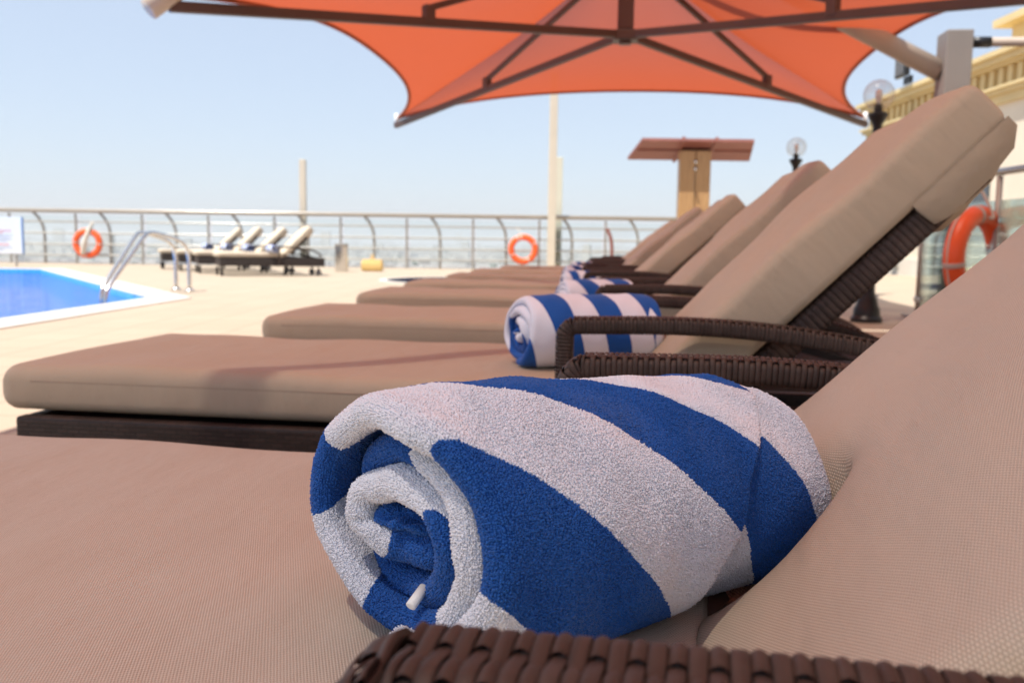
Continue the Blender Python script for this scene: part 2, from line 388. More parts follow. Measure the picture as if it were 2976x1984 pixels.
# ------------------------------------------------------------------ cushions
def rounded_slab(L, W, H, rt, rb, seg_u, seg_v, foot_r, sag=None, end_r=None):
    end_r = foot_r if end_r is None else end_r
    """cushion from u=0..L, v=-W/2..W/2, z=-H..0 ; closed loop in v/z swept along u with rounded ends"""
    # profile in (v,z) : rounded rectangle, arc length param
    prof = []
    def arc(cx, cz, r, a0, a1, n):
        for k in range(n + 1):
            a = R(a0 + (a1 - a0) * k / n); prof.append((cx + r * math.cos(a), cz + r * math.sin(a)))
    hw = W / 2
    arc(hw - rt, -rt, rt, 0, 90, 5)
    for k in range(1, seg_v): prof.append((hw - rt - (W - 2 * rt) * k / seg_v, 0))
    arc(-hw + rt, -rt, rt, 90, 180, 5); arc(-hw + rb, -H + rb, rb, 180, 270, 4)
    for k in range(1, 4): prof.append((-hw + rb + (W - 2 * rb) * k / 4, -H))
    arc(hw - rb, -H + rb, rb, 270, 360, 4)
    us = []
    nr = 6
    for k in range(nr + 1):
        a = R(90 * k / nr); us.append((foot_r * (1 - math.sin(a)) if False else foot_r * (1 - math.cos(R(90) - a)) if False else foot_r - foot_r * math.cos(a), foot_r * (1 - math.sin(a))))
    # us = (u, inset) : inset shrinks the profile towards the cushion's mid height at the ends
    us = [(foot_r - foot_r * math.cos(R(90 * k / nr)), foot_r * (1 - math.sin(R(90 * k / nr)))) for k in range(nr + 1)]
    ue = [(end_r - end_r * math.cos(R(90 * k / nr)), end_r * (1 - math.sin(R(90 * k / nr)))) for k in range(nr + 1)]
    body = [(foot_r + (L - foot_r - end_r) * k / seg_u, 0) for k in range(1, seg_u)]
    end = [(L - u, i) for u, i in reversed(ue)]
    rows = us + body + end
    vs = []; uvs = []
    m = len(prof)
    per = [0]
    for i in range(1, m): per.append(per[-1] + math.dist(prof[i], prof[i - 1]))
    top0 = per[5]
    for (u, ins) in rows:
        for i, (v, z) in enumerate(prof):
            zc = -H / 2; kz = 1 - ins / (H / 2) * .82; kv = 1 - ins * .75 / hw
            vv = v * kv; zz = zc + (z - zc) * kz
            if sag: zz += sag(u, vv, z)
            vs.append((u, vv, zz)); uvs.append((u, per[i] - top0))
    fs = []
    N = len(rows)
    for r in range(N - 1):
        for i in range(m):
            j = (i + 1) % m
            fs.append((r * m + i, r * m + j, (r + 1) * m + j, (r + 1) * m + i))
    fs.append(tuple(range(m - 1, -1, -1))); fs.append(tuple((N - 1) * m + i for i in range(m)))
    return vs, fs, uvs

def cushion_obj(name, dat, parent, loc=(0, 0, 0)):
    vs, fs, uvs = dat
    o = mesh_obj(name, vs, fs, MAT['fabric'], parent, True, loc)
    ul = o.data.uv_layers.new(name='UVMap')
    li = np.empty(len(o.data.loops), dtype=np.int32); o.data.loops.foreach_get('vertex_index', li)
    ul.data.foreach_set('uv', np.array(uvs, dtype=np.float32)[li].ravel())
    return o

# woven arm swept along a path in (u,z), strips are real geometry
def woven_sweep(path, W, H, pitch, braid=True, amp=.0017, core=True):
    pts = [Vector((p[0], 0, p[1])) for p in path]
    cum = [0]
    for i in range(1, len(pts)): cum.append(cum[-1] + (pts[i] - pts[i - 1]).length)
    def at(s):
        s = max(0, min(cum[-1] - 1e-6, s))
        i = max(k for k in range(len(cum)) if cum[k] <= s); i = min(i, len(pts) - 2)
        f = (s - cum[i]) / (cum[i + 1] - cum[i])
        p = pts[i].lerp(pts[i + 1], f)
        t = (pts[min(i + 2, len(pts) - 1)] - pts[max(i - 1, 0)]).normalized()
        return p, t, t.cross(Vector((0, 1, 0)))
    # cross-section outline (v,n) rounded rect
    prof = []; r = min(W, H) * .32
    def arc(cx, cz, a0, a1, n):
        for k in range(n + 1):
            a = R(a0 + (a1 - a0) * k / n); prof.append((cx + r * math.cos(a), cz + r * math.sin(a), math.cos(a), math.sin(a)))
    arc(W / 2 - r, H / 2 - r, 0, 90, 4)
    for k in range(1, 12): prof.append((W / 2 - r - (W - 2 * r) * k / 12, H / 2, 0, 1))
    arc(-W / 2 + r, H / 2 - r, 90, 180, 4); arc(-W / 2 + r, -H / 2 + r, 180, 270, 3); arc(W / 2 - r, -H / 2 + r, 270, 360, 3)
    m = len(prof); vs = []; fs = []
    nw = int(cum[-1] / pitch)
    for k in range(nw):
        sg = 1 if k % 2 else -1; base = len(vs)
        jit = random.uniform(-.0003, .0003)
        for (ds, lift) in ((-.46, -.0005), (-.40, .0), (0.0, .0001), (.40, .0), (.46, -.0005)):
            s = (k + .5 + ds) * pitch + jit; p, tt, nn = at(s)
            for (v, z, nv, nz) in prof:
                off = lift
                if braid and nz > .7: off += amp * sg * math.sin(math.pi * v / (W / 2) * .98)
                vs.append(p + Vector((0, 1, 0)) * (v + nv * off) + nn * (z + nz * off))
        for a in range(4):
            for i in range(m):
                j = (i + 1) % m
                fs.append((base + a * m + i, base + a * m + j, base + (a + 1) * m + j, base + (a + 1) * m + i))
    if braid:
        for side in (-1, 1):
            base = len(vs); ns = nw * 4 + 1
            for q in range(ns):
                s = q * pitch / 4; p, tt, nn = at(s)
                ph = math.cos(math.pi * (s / pitch - .5)) if True else 0
                # opposite phase of the wrap on this column
                kk = s / pitch - .5; h = -amp * 1.0 * math.cos(math.pi * kk) * (-side)
                for (dv, lf) in ((-.0075, -.0006), (-.004, .0002), (0, .0004), (.004, .0002), (.0075, -.0006)):
                    vs.append(p + Vector((0, 1, 0)) * (side * W * .25 + dv * W / .05) + nn * (H / 2 + h + lf))
            for q in range(ns - 1):
                for i in range(4):
                    fs.append((base + q * 5 + i, base + q * 5 + i + 1, base + (q + 1) * 5 + i + 1, base + (q + 1) * 5 + i))
    cv = []; cf = []
    ins = .0022; nc = len(pts)
    for i in range(nc):
        p, tt, nn = at(cum[i])
        for (v, z, nv, nz) in prof: cv.append(p + Vector((0, 1, 0)) * (v - nv * ins) + nn * (z - nz * ins))
    for i in range(nc - 1):
        for k in range(m):
            j = (k + 1) % m; cf.append((i * m + k, i * m + j, (i + 1) * m + j, (i + 1) * m + k))
    cf.append(tuple(range(m - 1, -1, -1))); cf.append(tuple((nc - 1) * m + k for k in range(m)))
    n0 = len(vs); vs += cv; fs += [tuple(i + n0 for i in f) for f in cf]
    return vs, fs, len(fs) - len(cf)

FLAT = 1.15; CW = .585; CH = .086; CTOP = .42
def make_lounger(label):
    root = thing('sun_lounger', label, 'sun lounger')
    def sag1(u, v, z):
        k = .0 if z < -CH * .5 else 1.0
        return k * (-.004 * math.exp(-((u - .75) / .28) ** 2) * math.cos(v / CW * 2.4) + .0022 * math.sin(u * 9 + v * 6) + .0016 * math.sin(u * 21 - v * 11))
    seat = cushion_obj('seat_cushion', rounded_slab(FLAT, CW, CH, .030, .02, 46, 14, .036, sag1, .016), root, (0, 0, CTOP))
    pp = [(u, -CW / 2 + .002, -.031) for u in np.linspace(.07, FLAT - .05, 24)]
    MB().tube(pp, .0024, 6).build('piping', MAT['piping'], seat, True)
    # back part, built flat with the pivot at the origin, then tilted
    BL = .69
    def sag2(u, v, z):
        k = 0 if z < -CH * .5 else 1
        edge = max(0, (u - .50) / .165)
        return k * (.008 * math.exp(-((u - .2) / .2) ** 2) * math.cos(v / CW * 2.6) + .0035 * math.sin(u * 13 + v * 8) + .0022 * math.sin(u * 27 - v * 17) - .004 * edge ** 2) + (0 if z > -CH * .5 else .004 * edge)
    back = cushion_obj('back_cushion', rounded_slab(BL, CW, CH + .004, .019, .016, 34, 14, .012, sag2, .012), root, (FLAT - .004, 0, CTOP - .006))
    MB().tube([(u, -CW / 2 + .0025, -.038 + .002 * math.sin(u * 17)) for u in np.linspace(.04, BL - .05, 20)], .0022, 6).build('piping', MAT['piping'], back, True)
    # pocket of the cover pulled over the top of the frame
    pk = []; 
    rows = [(.505, .006), (.510, .058), (.530, .069), (.57, .071), (.62, .066), (.665, .048), (.690, .014)]
    vs = []; uvs = []
    nv = 14
    for (u, d) in rows:
        for k in range(nv + 1):
            v = -CW / 2 + .003 + (CW - .006) * k / nv; e = abs(2 * k / nv - 1)
            dd = d * (1 - .35 * max(0, e - .7) / .3)
            vs.append((u + .012 * math.sin(k * 1.7) * (1 if u < .44 else .3), v, -CH - .002 - dd - .003 * math.sin(k * 2.1 + u * 30))); uvs.append((u, v))
    fs = []
    for r in range(len(rows) - 1):
        for k in range(nv):
            a = r * (nv + 1) + k; fs.append((a, a + nv + 1, a + nv + 2, a + 1))
    # side cheeks up to the cushion
    for k in (0, nv):
        b0 = len(vs)
        for r, (u, d) in enumerate(rows):
            x = vs[r * (nv + 1) + k]; vs.append((x[0], x[1], -CH + .006)); uvs.append((u, x[2]))
        for r in range(len(rows) - 1):
            q = (r * (nv + 1) + k, (r + 1) * (nv + 1) + k, b0 + r + 1, b0 + r); fs.append(q if k else q[::-1])
    cushion_obj('cover_pocket', (vs, fs, uvs), back)
    # frame
    f = MB()
    zc = .2495
    for sv in (-1, 1):
        f.box((.98, sv * .295, zc), (1.86, .03, .155), 0, .006)
    f.box((.06, 0, zc), (.03, .556, .150), 0, .006); f.box((1.895, 0, zc), (.03, .556, .150), 0, .006)
    f.build('seat_frame', MAT['wicker_panel'], root)
    MB().box((.98, 0, .295), (1.80, .555, .012)).build('gap_shade_support', MAT['wicker_core'], root)  # near-black support sheet, put in so the cushion gap reads as deep shade
    bfm = MB()
    fr = None
    path = [(u, 0) for u in np.linspace(.07, .62, 30)]
    allv = []; allf = []; cut = []
    for sv in (-1, 1):
        v_, f_, nc = woven_sweep(path, .036, .046, .0105, False)
        n0 = len(allv); allv += [(p[0], p[1] + sv * .262, p[2] - CH - .030) for p in v_]; allf += [tuple(i + n0 for i in q) for q in f_]
    bfm.add(allv, allf)
    bfm.box((.35, 0, -CH - .030), (.46, .49, .012)); bfm.box((.585, 0, -CH - .031), (.036, .49, .044), 0, .008)
    bf = bfm.build('back_frame', MAT['wicker'], root, loc=(FLAT - .004, 0, CTOP - .006), auto=R(50))
    # two props that hold the backrest up
    MB().bar((1.46, -.22, .40), (1.80, -.22, .31), .02, .022).bar((1.46, .22, .40), (1.80, .22, .31), .02, .022).bar((1.80, -.24, .31), (1.80, .24, .31), .022, .022).build('back_prop', MAT['wicker_core'], root)
    # armrests
    tip = FLAT - .135; zt = .5165
    pth = [(tip, .17), (tip, .25), (tip, .34), (tip, .42), (tip, zt - .035)]
    for k in range(1, 7):
        a = R(180 - 15 * k); pth.append((tip + .020 + .020 * math.cos(a), zt - .020 + .020 * math.sin(a)))
    arcs = [(.10, .002), (.17, .003), (.25, .001), (.33, -.005), (.41, -.015), (.49, -.028), (.57, -.046), (.64, -.068), (.70, -.096), (.74, -.13), (.76, -.18)]
    pth += [(tip + a, zt + z) for a, z in arcs]
    dense = [Vector((p[0], 0, p[1])) for p in pth]; dense = bez(dense, 4)
    v_, f_, nc = woven_sweep([(p.x, p.z) for p in dense], .044, .026, .0057, True)
    me = None
    for sv in (-1, 1):
        if me is None:
            o = mesh_obj('armrest', v_, f_, MAT['wicker'], root, True, (0, sv * .345, 0)); me = o.data
            me.materials.append(MAT['wicker_core'])
            mi = np.zeros(len(me.polygons), dtype=np.int32); mi[nc:] = 1; me.polygons.foreach_set('material_index', mi)
        else:
            o = link(bpy.data.objects.new('armrest', me), root); o.location = (0, sv * .345, 0)
    for (u, v) in ((.075, -.285), (.075, .285), (1.30, -.285), (1.30, .285)):
        MB().box((u, v, .073), (.045, .045, .146), 0, .005).build('leg', MAT['wicker_core'], root)
    for sv in (-1, 1):
        wl = MB(); ring = []
        for (r_, y_) in ((.0, -.016), (.03, -.016), (.05, -.013), (.055, -.006), (.055, .006), (.05, .013), (.03, .016), (0, .016)): ring.append((r_, y_))
        wl.lathe(ring, n=24)
        o = wl.build('wheel', MAT['rubber'], root, True, (1.80, sv * .262, .0555)); o.rotation_euler = (R(90), 0, 0)
        h = MB().lathe([(.0, -.0185), (.022, -.0185), (.026, -.016), (.026, .016), (.022, .0185), (0, .0185)], n=18).build('wheel_hub', MAT['hub_grey'], o, True)
        MB().box((1.80, sv * .262, .118), (.03, .05, .05), 0, .004).build('wheel_bracket', MAT['wicker_core'], root)
    make_lounger.sag2 = sag2; make_lounger.BL = BL
    return root

def set_back(root, ang):
    for c in root.children:
        if c.name.split('.')[0] in ('back_cushion', 'back_frame'):
            c.rotation_euler = (0, -R(ang), 0)

proto = make_lounger('tan cushioned wicker sun lounger nearest the camera with a fluffy striped towel')
spots = [  # foot centre x, y, yaw, back angle, label
 (-.999, .854, -12.4, 42.6, None),
 (-.900, 1.90, -8.5, 45.4, 'tan wicker sun lounger right behind the nearest one, its striped towel seen through the armrest'),
 (-.745, 3.03, -7.0, 45.0, 'tan wicker sun lounger third in the shaded row, between the second and fourth'),
 (-.685, 4.33, -6.0, 42.5, 'tan wicker sun lounger fourth in the shaded row, dark frame showing behind its backrest'),
 (-.615, 5.45, -5.0, 41.5, 'tan wicker sun lounger fifth in the shaded row, just in front of the timber post'),
 (-.465, 6.65, -5.0, 40.0, 'tan wicker sun lounger sixth in the shaded row under the orange canopy'),
 (-.345, 7.84, -5.0, 40.0, 'tan wicker sun lounger seventh in the shaded row, last but one'),
 (-.115, 9.10, -5.0, 40.0, 'tan wicker sun lounger at the far end of the shaded row'),
]
LG = 'tan sun loungers lined up in the shade of the canopy'
loungers = []
for i, (x, y, yaw, ang, lab) in enumerate(spots):
    o = proto if i == 0 else copy_tree(proto)
    o.location = (x, y, 0); o.rotation_euler = (0, 0, R(yaw)); set_back(o, ang)
    if lab: o['label'] = lab
    if i == 0:
        for c in o.children:
            if c.name.split('.')[0] in ('back_cushion', 'back_frame'): c.location.x += .010
            if c.name.split('.')[0] == 'seat_cushion': c.scale.x = 1.014
    o['group'] = LG; loungers.append(o)
    arms = [c for c in o.children if c.name.startswith('armrest') and c.location.y < 0]
    arms[0].location = (.046, -.378, .0005) if i == 0 else (.03, -.325, .004)
far_spots = [
 (-5.33, 16.0, 26, 46, 'sunlit cream sun lounger by the railing, nearest and rightmost of the four beside the pool'),
 (-6.08, 17.05, 25, 44.5, 'sunlit cream sun lounger by the railing, second from the right of the four'),
 (-6.83, 18.10, 27, 47, 'sunlit cream sun lounger by the railing, third from the right of the four'),
 (-7.58, 19.15, 25, 45, 'sunlit cream sun lounger by the railing, leftmost of the four'),
]
FG = 'cream sun loungers in full sun near the railing'
far_l = []
for (x, y, yaw, ang, lab) in far_spots:
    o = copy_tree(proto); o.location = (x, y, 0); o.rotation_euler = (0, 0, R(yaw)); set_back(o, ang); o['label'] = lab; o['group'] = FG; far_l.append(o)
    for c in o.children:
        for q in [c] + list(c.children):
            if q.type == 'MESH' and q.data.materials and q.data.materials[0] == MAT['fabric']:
                q.material_slots[0].link = 'OBJECT'; q.material_slots[0].material = MAT['canvas_in_sun']

# ------------------------------------------------------------------ towels
def interp(x, xs, ys): return np.interp(x, xs, ys)
def towel_arrays(variant, tufts=False):
    """rolled towel : local axis +X from the visible front end, Y = to the side, Z = up, rests on z=0"""
    a, b, L = .1005, .0815, .284
    PH1 = 172.0; PH0 = -1500.0
    phs = np.arange(PH0, PH1 + .1, 4.0 if tufts else 5.0)
    def Qf(p):
        if variant == 0:
            xs = [-1500, -890, -650, -335, -215, -160, -98, -45, -8, 150, 215]
            ys = [7.7, 7.0, 6.0, 5.0, 4.0, 3.0, 2.0, 1.0, .78 + .136, -1.77, -1.95]
            return interp(p, xs, ys)
        return 4.4 - .0062 * p + .25 * np.sin(np.radians(p) * .8 + variant)
    def Qb(p):
        if variant == 0:
            xs = [-1500, -440, -310, -251, -230, -160, -98, -45, -8, 215]
            ys = [11.5, 9.4, 8.7, 8.0, 7.55, 6.3, 5.2, 4.15, .916 + 2.83, .78 - 3.655 + 2.83]
            return interp(p, xs, ys)
        return Qf(p) + (5.2 if variant == 1 else 4.0) + .0012 * (p + 100) * (1 if variant != 2 else -1)
    def smax(p):
        if variant == 0:
            base = interp(p, [-120, -70, -8, 28, 54, 69, 90, 107, 144, 180, 205, 215], [.284, .284, .300, .266, .2185, .197, .180, .167, .166, .160, .11, .06])
            return np.where(p < -120, .290, base)
        return interp(p, [-120, -20, 40, 100, 215], [.284, .284, .278, .272, .26])
    def smin(p):
        if variant: return .007 * np.sin(np.radians(p) * 1.3 + variant)
        return .004 * np.sin(np.radians(p) * 1.3) + interp(p, [-1500, -1060, -900, -810, -720, -630, -540, -450, -360, -270, -190, -120, -60, -10, 25, 60, 100, 150, 215], [.000, .008, .008, -.008, -.010, -.002, .012, .016, .002, -.010, -.002, .0, -.002, -.016, -.026, -.014, -.011, -.009, -.008])
    T0 = .0186; PITCH = .0194
    def surf(p, s, depth):
        """p deg, s along axis, depth inward from this layer's outer face"""
        turns = np.maximum(0, (35 - p) / 360.0)
        tight = np.clip((s - .13) / .13, 0, 1); tight = tight * tight * (3 - 2 * tight); depth = depth * (1 - .55 * tight)
        dd = PITCH * (1 - .72 * tight) * turns + depth + .0015 * np.sin(np.radians(p) * 2.3 + s * 14) * np.minimum(1, turns) + .0022 * np.sin(np.radians(p) * 1.62 + 1.1 + s * 9) * np.clip(turns - .55, 0, 1) * np.exp(-(s / .09) ** 2)
        dd = dd + .0030 * np.clip((turns - .32) / .2, 0, 1)
        dd = dd - .0032 * tight * np.clip(1 - turns * 5, 0, 1)
        lip = .006 * np.exp(-((s - smin(p)) / .03) ** 2)
        aa = np.maximum(a - dd - lip + .012 * (s / L) * np.minimum(1, turns) + .0035 * np.sin(s * 16), .003)
        bb = np.maximum(b - dd - lip + .012 * (s / L) * np.minimum(1, turns) + .0028 * np.sin(s * 13 + 1), .0025)
        r = np.radians(p)
        x = aa * np.sin(r); z = bb * np.cos(r)
        # soft wobble so that the roll is not a perfect ellipse
        crs = .0011 * np.sin(s * 95 + 3.1 * np.sin(r * 1.3) + r * 2.0) * np.sin(r * 3 + s * 20) + .0009 * np.sin(s * 60 - r * 7 + 1.3)
        x = x + crs * np.sin(r); z = z + crs * np.cos(r)
        k = 1 + .022 * np.sin(2 * r + 1.0) + .014 * np.sin(3 * r - .5 + s * 6)
        x = x * k; z = z * k + b
        zmin = .0045 + (turns < 1.2) * 0.0
        low = .0035 + np.clip(depth, 0, .02) + np.clip(turns - .4, 0, 3) * .0
        zz = np.where(z < low + .012, low + .012 * np.exp((z - low - .012) / .012), z)
        return np.stack([s + 0 * p, -x, zz], -1)
    ns = 64 if tufts else 44; nrd = 5
    prof = []   # (fraction code) outer s0->s1, round at s1, inner s1->s0, round at s0
    P = []; DY = []; KIND = []; PHI = []; SS = []
    for p in phs:
        s0, s1 = float(smin(p)), float(smax(p))
        Tb = T0 if p < -60 else float(interp(p, [-60, 0], [T0, .0105 if variant == 0 else .016]))
        row = []
        q = np.linspace(0, 1, ns)
        so = s0 + T0 / 2 + (s1 - Tb / 2 - s0 - T0 / 2) * q
        Tq = T0 + (Tb - T0) * np.clip(q * 2.2, 0, 1)
        for s in so: row.append((s, 0.0, 0))
        for k in range(1, nrd + 1):
            an = math.pi * k / (nrd + 1); row.append((s1 - Tb / 2 + Tb / 2 * math.sin(an), Tb / 2 - Tb / 2 * math.cos(an), 1))
        for s, T in zip(so[::-1], Tq[::-1]): row.append((s, T, 2))
        for k in range(1, nrd + 1):
            an = math.pi * k / (nrd + 1); row.append((s0 + T0 / 2 - T0 / 2 * math.sin(an), T0 / 2 + T0 / 2 * math.cos(an), 3))
        row = np.array(row)
        P.append(surf(np.full(len(row), p), row[:, 0], row[:, 1])); PHI.append(np.full(len(row), p)); SS.append(row[:, 0]); KIND.append(row[:, 2])
    P = np.array(P); PHI = np.array(PHI); SS = np.array(SS); KIND = np.array(KIND)
    def dye(p, s, kind):
        u = np.clip(s / .2835, -.3, 1.15)
        Q = Qf(p) * (1 - u) + Qb(p) * u
        return Q + 20.0
    D = dye(PHI, SS, KIND)
    nr, m = P.shape[:2]
    idx = np.arange(nr * m).reshape(nr, m)
    A0 = idx[:-1, :]; A1 = idx[1:, :]
    quads = np.stack([A0, np.roll(A0, -1, 1), np.roll(A1, -1, 1), A1], -1).reshape(-1, 4)
    caps = [tuple(idx[0]), tuple(idx[-1][::-1])]
    V = P.reshape(-1, 3); tone = np.full(len(V), .35)
    out = dict(V=V, quads=quads, caps=caps, dye=D.reshape(-1), tone=tone)
    if not tufts: return out
    # loops of the pile
    q4 = V[quads]                                   # F,4,3
    nrm = np.cross(q4[:, 2] - q4[:, 0], q4[:, 3] - q4[:, 1]); ar = np.linalg.norm(nrm, axis=1) / 2; nrm /= (np.linalg.norm(nrm, axis=1)[:, None] + 1e-12)
    kd = KIND.reshape(-1)[quads]; ph = PHI.reshape(-1)[quads].mean(1); ss = SS.reshape(-1)[quads].mean(1); kmin = kd.min(1); kmax = kd.max(1)
    rimf = (kd == 3).any(1); rimb = (kd == 1).any(1); outer = (kd == 0).all(1); inner = (kd == 2).all(1)
    vis = (outer & (ph > -150)) | (outer & (ss > .15) & (ph > -340)) | (rimf) | ((outer | inner) & (ss < .05)) | (rimb & (ph > -340))
    # face normals must point out of the solid: flip if the mean of outer faces looks inward
    cen = q4.mean(1); rad = cen.copy(); rad[:, 0] = 0; rad[:, 2] -= b
    if (nrm[outer & (ph > -100)] * rad[outer & (ph > -100)]).sum() < 0: nrm = -nrm; out['flip'] = True
    SP = .00108
    lu = (np.linalg.norm(q4[:, 1] - q4[:, 0], axis=1) + np.linalg.norm(q4[:, 2] - q4[:, 3], axis=1)) / 2
    lv = (np.linalg.norm(q4[:, 3] - q4[:, 0], axis=1) + np.linalg.norm(q4[:, 2] - q4[:, 1], axis=1)) / 2
    nu_ = np.maximum(1, np.floor(lu / SP + rng.random(len(lu)))).astype(int); nv2 = np.maximum(1, np.floor(lv / SP + rng.random(len(lu)))).astype(int)
    cnt = nu_ * nv2 * vis
    fi = np.repeat(np.arange(len(cnt)), cnt); n = len(fi)
    kk = np.arange(n) - np.repeat(np.cumsum(cnt) - cnt, cnt)
    u = ((kk % nu_[fi]) + .5 + rng.normal(0, .17, n)) / nu_[fi]; w = ((kk // nu_[fi]) + .5 + rng.normal(0, .17, n)) / nv2[fi]
    u = u.clip(0, 1)[:, None]; w = w.clip(0, 1)[:, None]
    Q = q4[fi]; base = (Q[:, 0] * (1 - u) + Q[:, 1] * u) * (1 - w) + (Q[:, 3] * (1 - u) + Q[:, 2] * u) * w
    PH4 = PHI.reshape(-1)[quads][fi]; S4 = SS.reshape(-1)[quads][fi]
    pp = ((PH4[:, 0:1] * (1 - u) + PH4[:, 1:2] * u) * (1 - w) + (PH4[:, 3:4] * (1 - u) + PH4[:, 2:3] * u) * w)[:, 0]
    sp = ((S4[:, 0:1] * (1 - u) + S4[:, 1:2] * u) * (1 - w) + (S4[:, 3:4] * (1 - u) + S4[:, 2:3] * u) * w)[:, 0]
    dv = dye(pp, sp, 0)
    N = nrm[fi]
    ref = np.tile(np.array([[.31, .55, .77]]), (n, 1)); t1 = np.cross(N, ref); t1 /= np.linalg.norm(t1, axis=1)[:, None]; t2 = np.cross(N, t1)
    # lean follows a slow field so that the pile lies in patches, plus jitter
    fld = np.sin(base[:, 0] * 55 + base[:, 2] * 37) + .7 * np.sin(base[:, 1] * 71 - base[:, 0] * 33)
    l1 = .35 * np.cos(fld * 1.6) + rng.normal(0, .15, n); l2 = .35 * np.sin(fld * 1.6) + rng.normal(0, .15, n)
    hgt = .0015 * (1 + .22 * rng.normal(0, 1, n)).clip(.6, 1.5)
    rimi = (rimf[fi]); hgt = np.where(rimi, hgt * 1.15, hgt)
    dirn = N + t1 * l1[:, None] + t2 * l2[:, None]; dirn /= np.linalg.norm(dirn, axis=1)[:, None]
    tipp = base + dirn * hgt[:, None]
    midp = base + (N * .4 + dirn * .4) * hgt[:, None] * .85
    ang = rng.random(n) * 6.283
    rb = .00060 * (1 + .2 * rng.normal(0, 1, n)).clip(.6, 1.4)
    vv = np.empty((n, 7, 3))
    for k in range(3):
        a_ = ang + k * 2.0944; c_ = np.cos(a_)[:, None]; s_ = np.sin(a_)[:, None]
        vv[:, k] = base - N * .0004 + (t1 * c_ + t2 * s_) * rb[:, None] * .8
        vv[:, 3 + k] = midp + (t1 * c_ + t2 * s_) * rb[:, None] * 1.25
    vv[:, 6] = tipp
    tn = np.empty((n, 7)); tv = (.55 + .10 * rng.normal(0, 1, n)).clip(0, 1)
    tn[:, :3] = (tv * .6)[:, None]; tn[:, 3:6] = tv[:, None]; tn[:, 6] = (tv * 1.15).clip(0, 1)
    out['tuft'] = vv; out['tuft_dye'] = np.repeat(dv[:, None], 7, 1); out['tuft_tone'] = tn
    return out

def towel_obj(name, arr):
    V = arr['V']; quads = arr['quads']
    if not arr.get('flip'): quads = quads[:, ::-1]
    nb = len(V)
    loops = [quads.reshape(-1)]; tot = [np.full(len(quads), 4)]
    for c in arr['caps']: loops.append(np.array(c)); tot.append(np.array([len(c)]))
    vs = [V]; dy = [arr['dye']]; tn = [arr['tone']]
    if 'tuft' in arr:
        n = len(arr['tuft']); vs.append(arr['tuft'].reshape(-1, 3)); dy.append(arr['tuft_dye'].ravel()); tn.append(arr['tuft_tone'].ravel())
        f = np.array([0, 1, 4, 3, 1, 2, 5, 4, 2, 0, 3, 5, 3, 4, 6, 4, 5, 6, 5, 3, 6]); o = nb + 7 * np.arange(n)
        loops.append((o[:, None] + f[None]).ravel()); tot.append(np.tile(np.array([4, 4, 4, 3, 3, 3]), n))
    vs = np.concatenate(vs); loops = np.concatenate(loops); tot = np.concatenate(tot); start = np.concatenate([[0], np.cumsum(tot)[:-1]])
    me = bpy.data.meshes.new(name); me.vertices.add(len(vs)); me.vertices.foreach_set('co', vs.astype(np.float32).ravel())
    me.loops.add(len(loops)); me.loops.foreach_set('vertex_index', loops.astype(np.int32))
    me.polygons.add(len(tot)); me.polygons.foreach_set('loop_start', start.astype(np.int32)); me.polygons.foreach_set('loop_total', tot.astype(np.int32))
    me.polygons.foreach_set('use_smooth', np.ones(len(tot), dtype=bool))
    me.update(calc_edges=True); me.validate()
    a1 = me.attributes.new('dye', 'FLOAT', 'POINT'); a1.data.foreach_set('value', np.concatenate(dy).astype(np.float32))
    a2 = me.attributes.new('tone', 'FLOAT', 'POINT'); a2.data.foreach_set('value', np.concatenate(tn).astype(np.float32))
    me.materials.append(MAT['terry'])
    return me
TG = 'blue and white striped towels rolled up on the shaded loungers'
me = towel_obj('rolled_towel', towel_arrays(0, True))
tw = link(bpy.data.objects.new('rolled_towel', me)); tag(tw, 'large fluffy blue and white striped towel roll filling the middle of the view', 'towel', TG)
tw.scale = (1.00, 1.05, .945)
tw.location = (-.066, .474, .4165); tw.rotation_euler = (0, R(4.2), R(90 - 47.4))
lt = MB().tube([(-.005, 0, 0), (-.0046, 0, 0), (.010, 0, .001)], [.0020, .0029, .0029], 12).build('care_tag', MAT['tag_white'], tw, True); lt.location = (.001, -.018, .044); lt.rotation_euler = (0, R(-25), R(20))
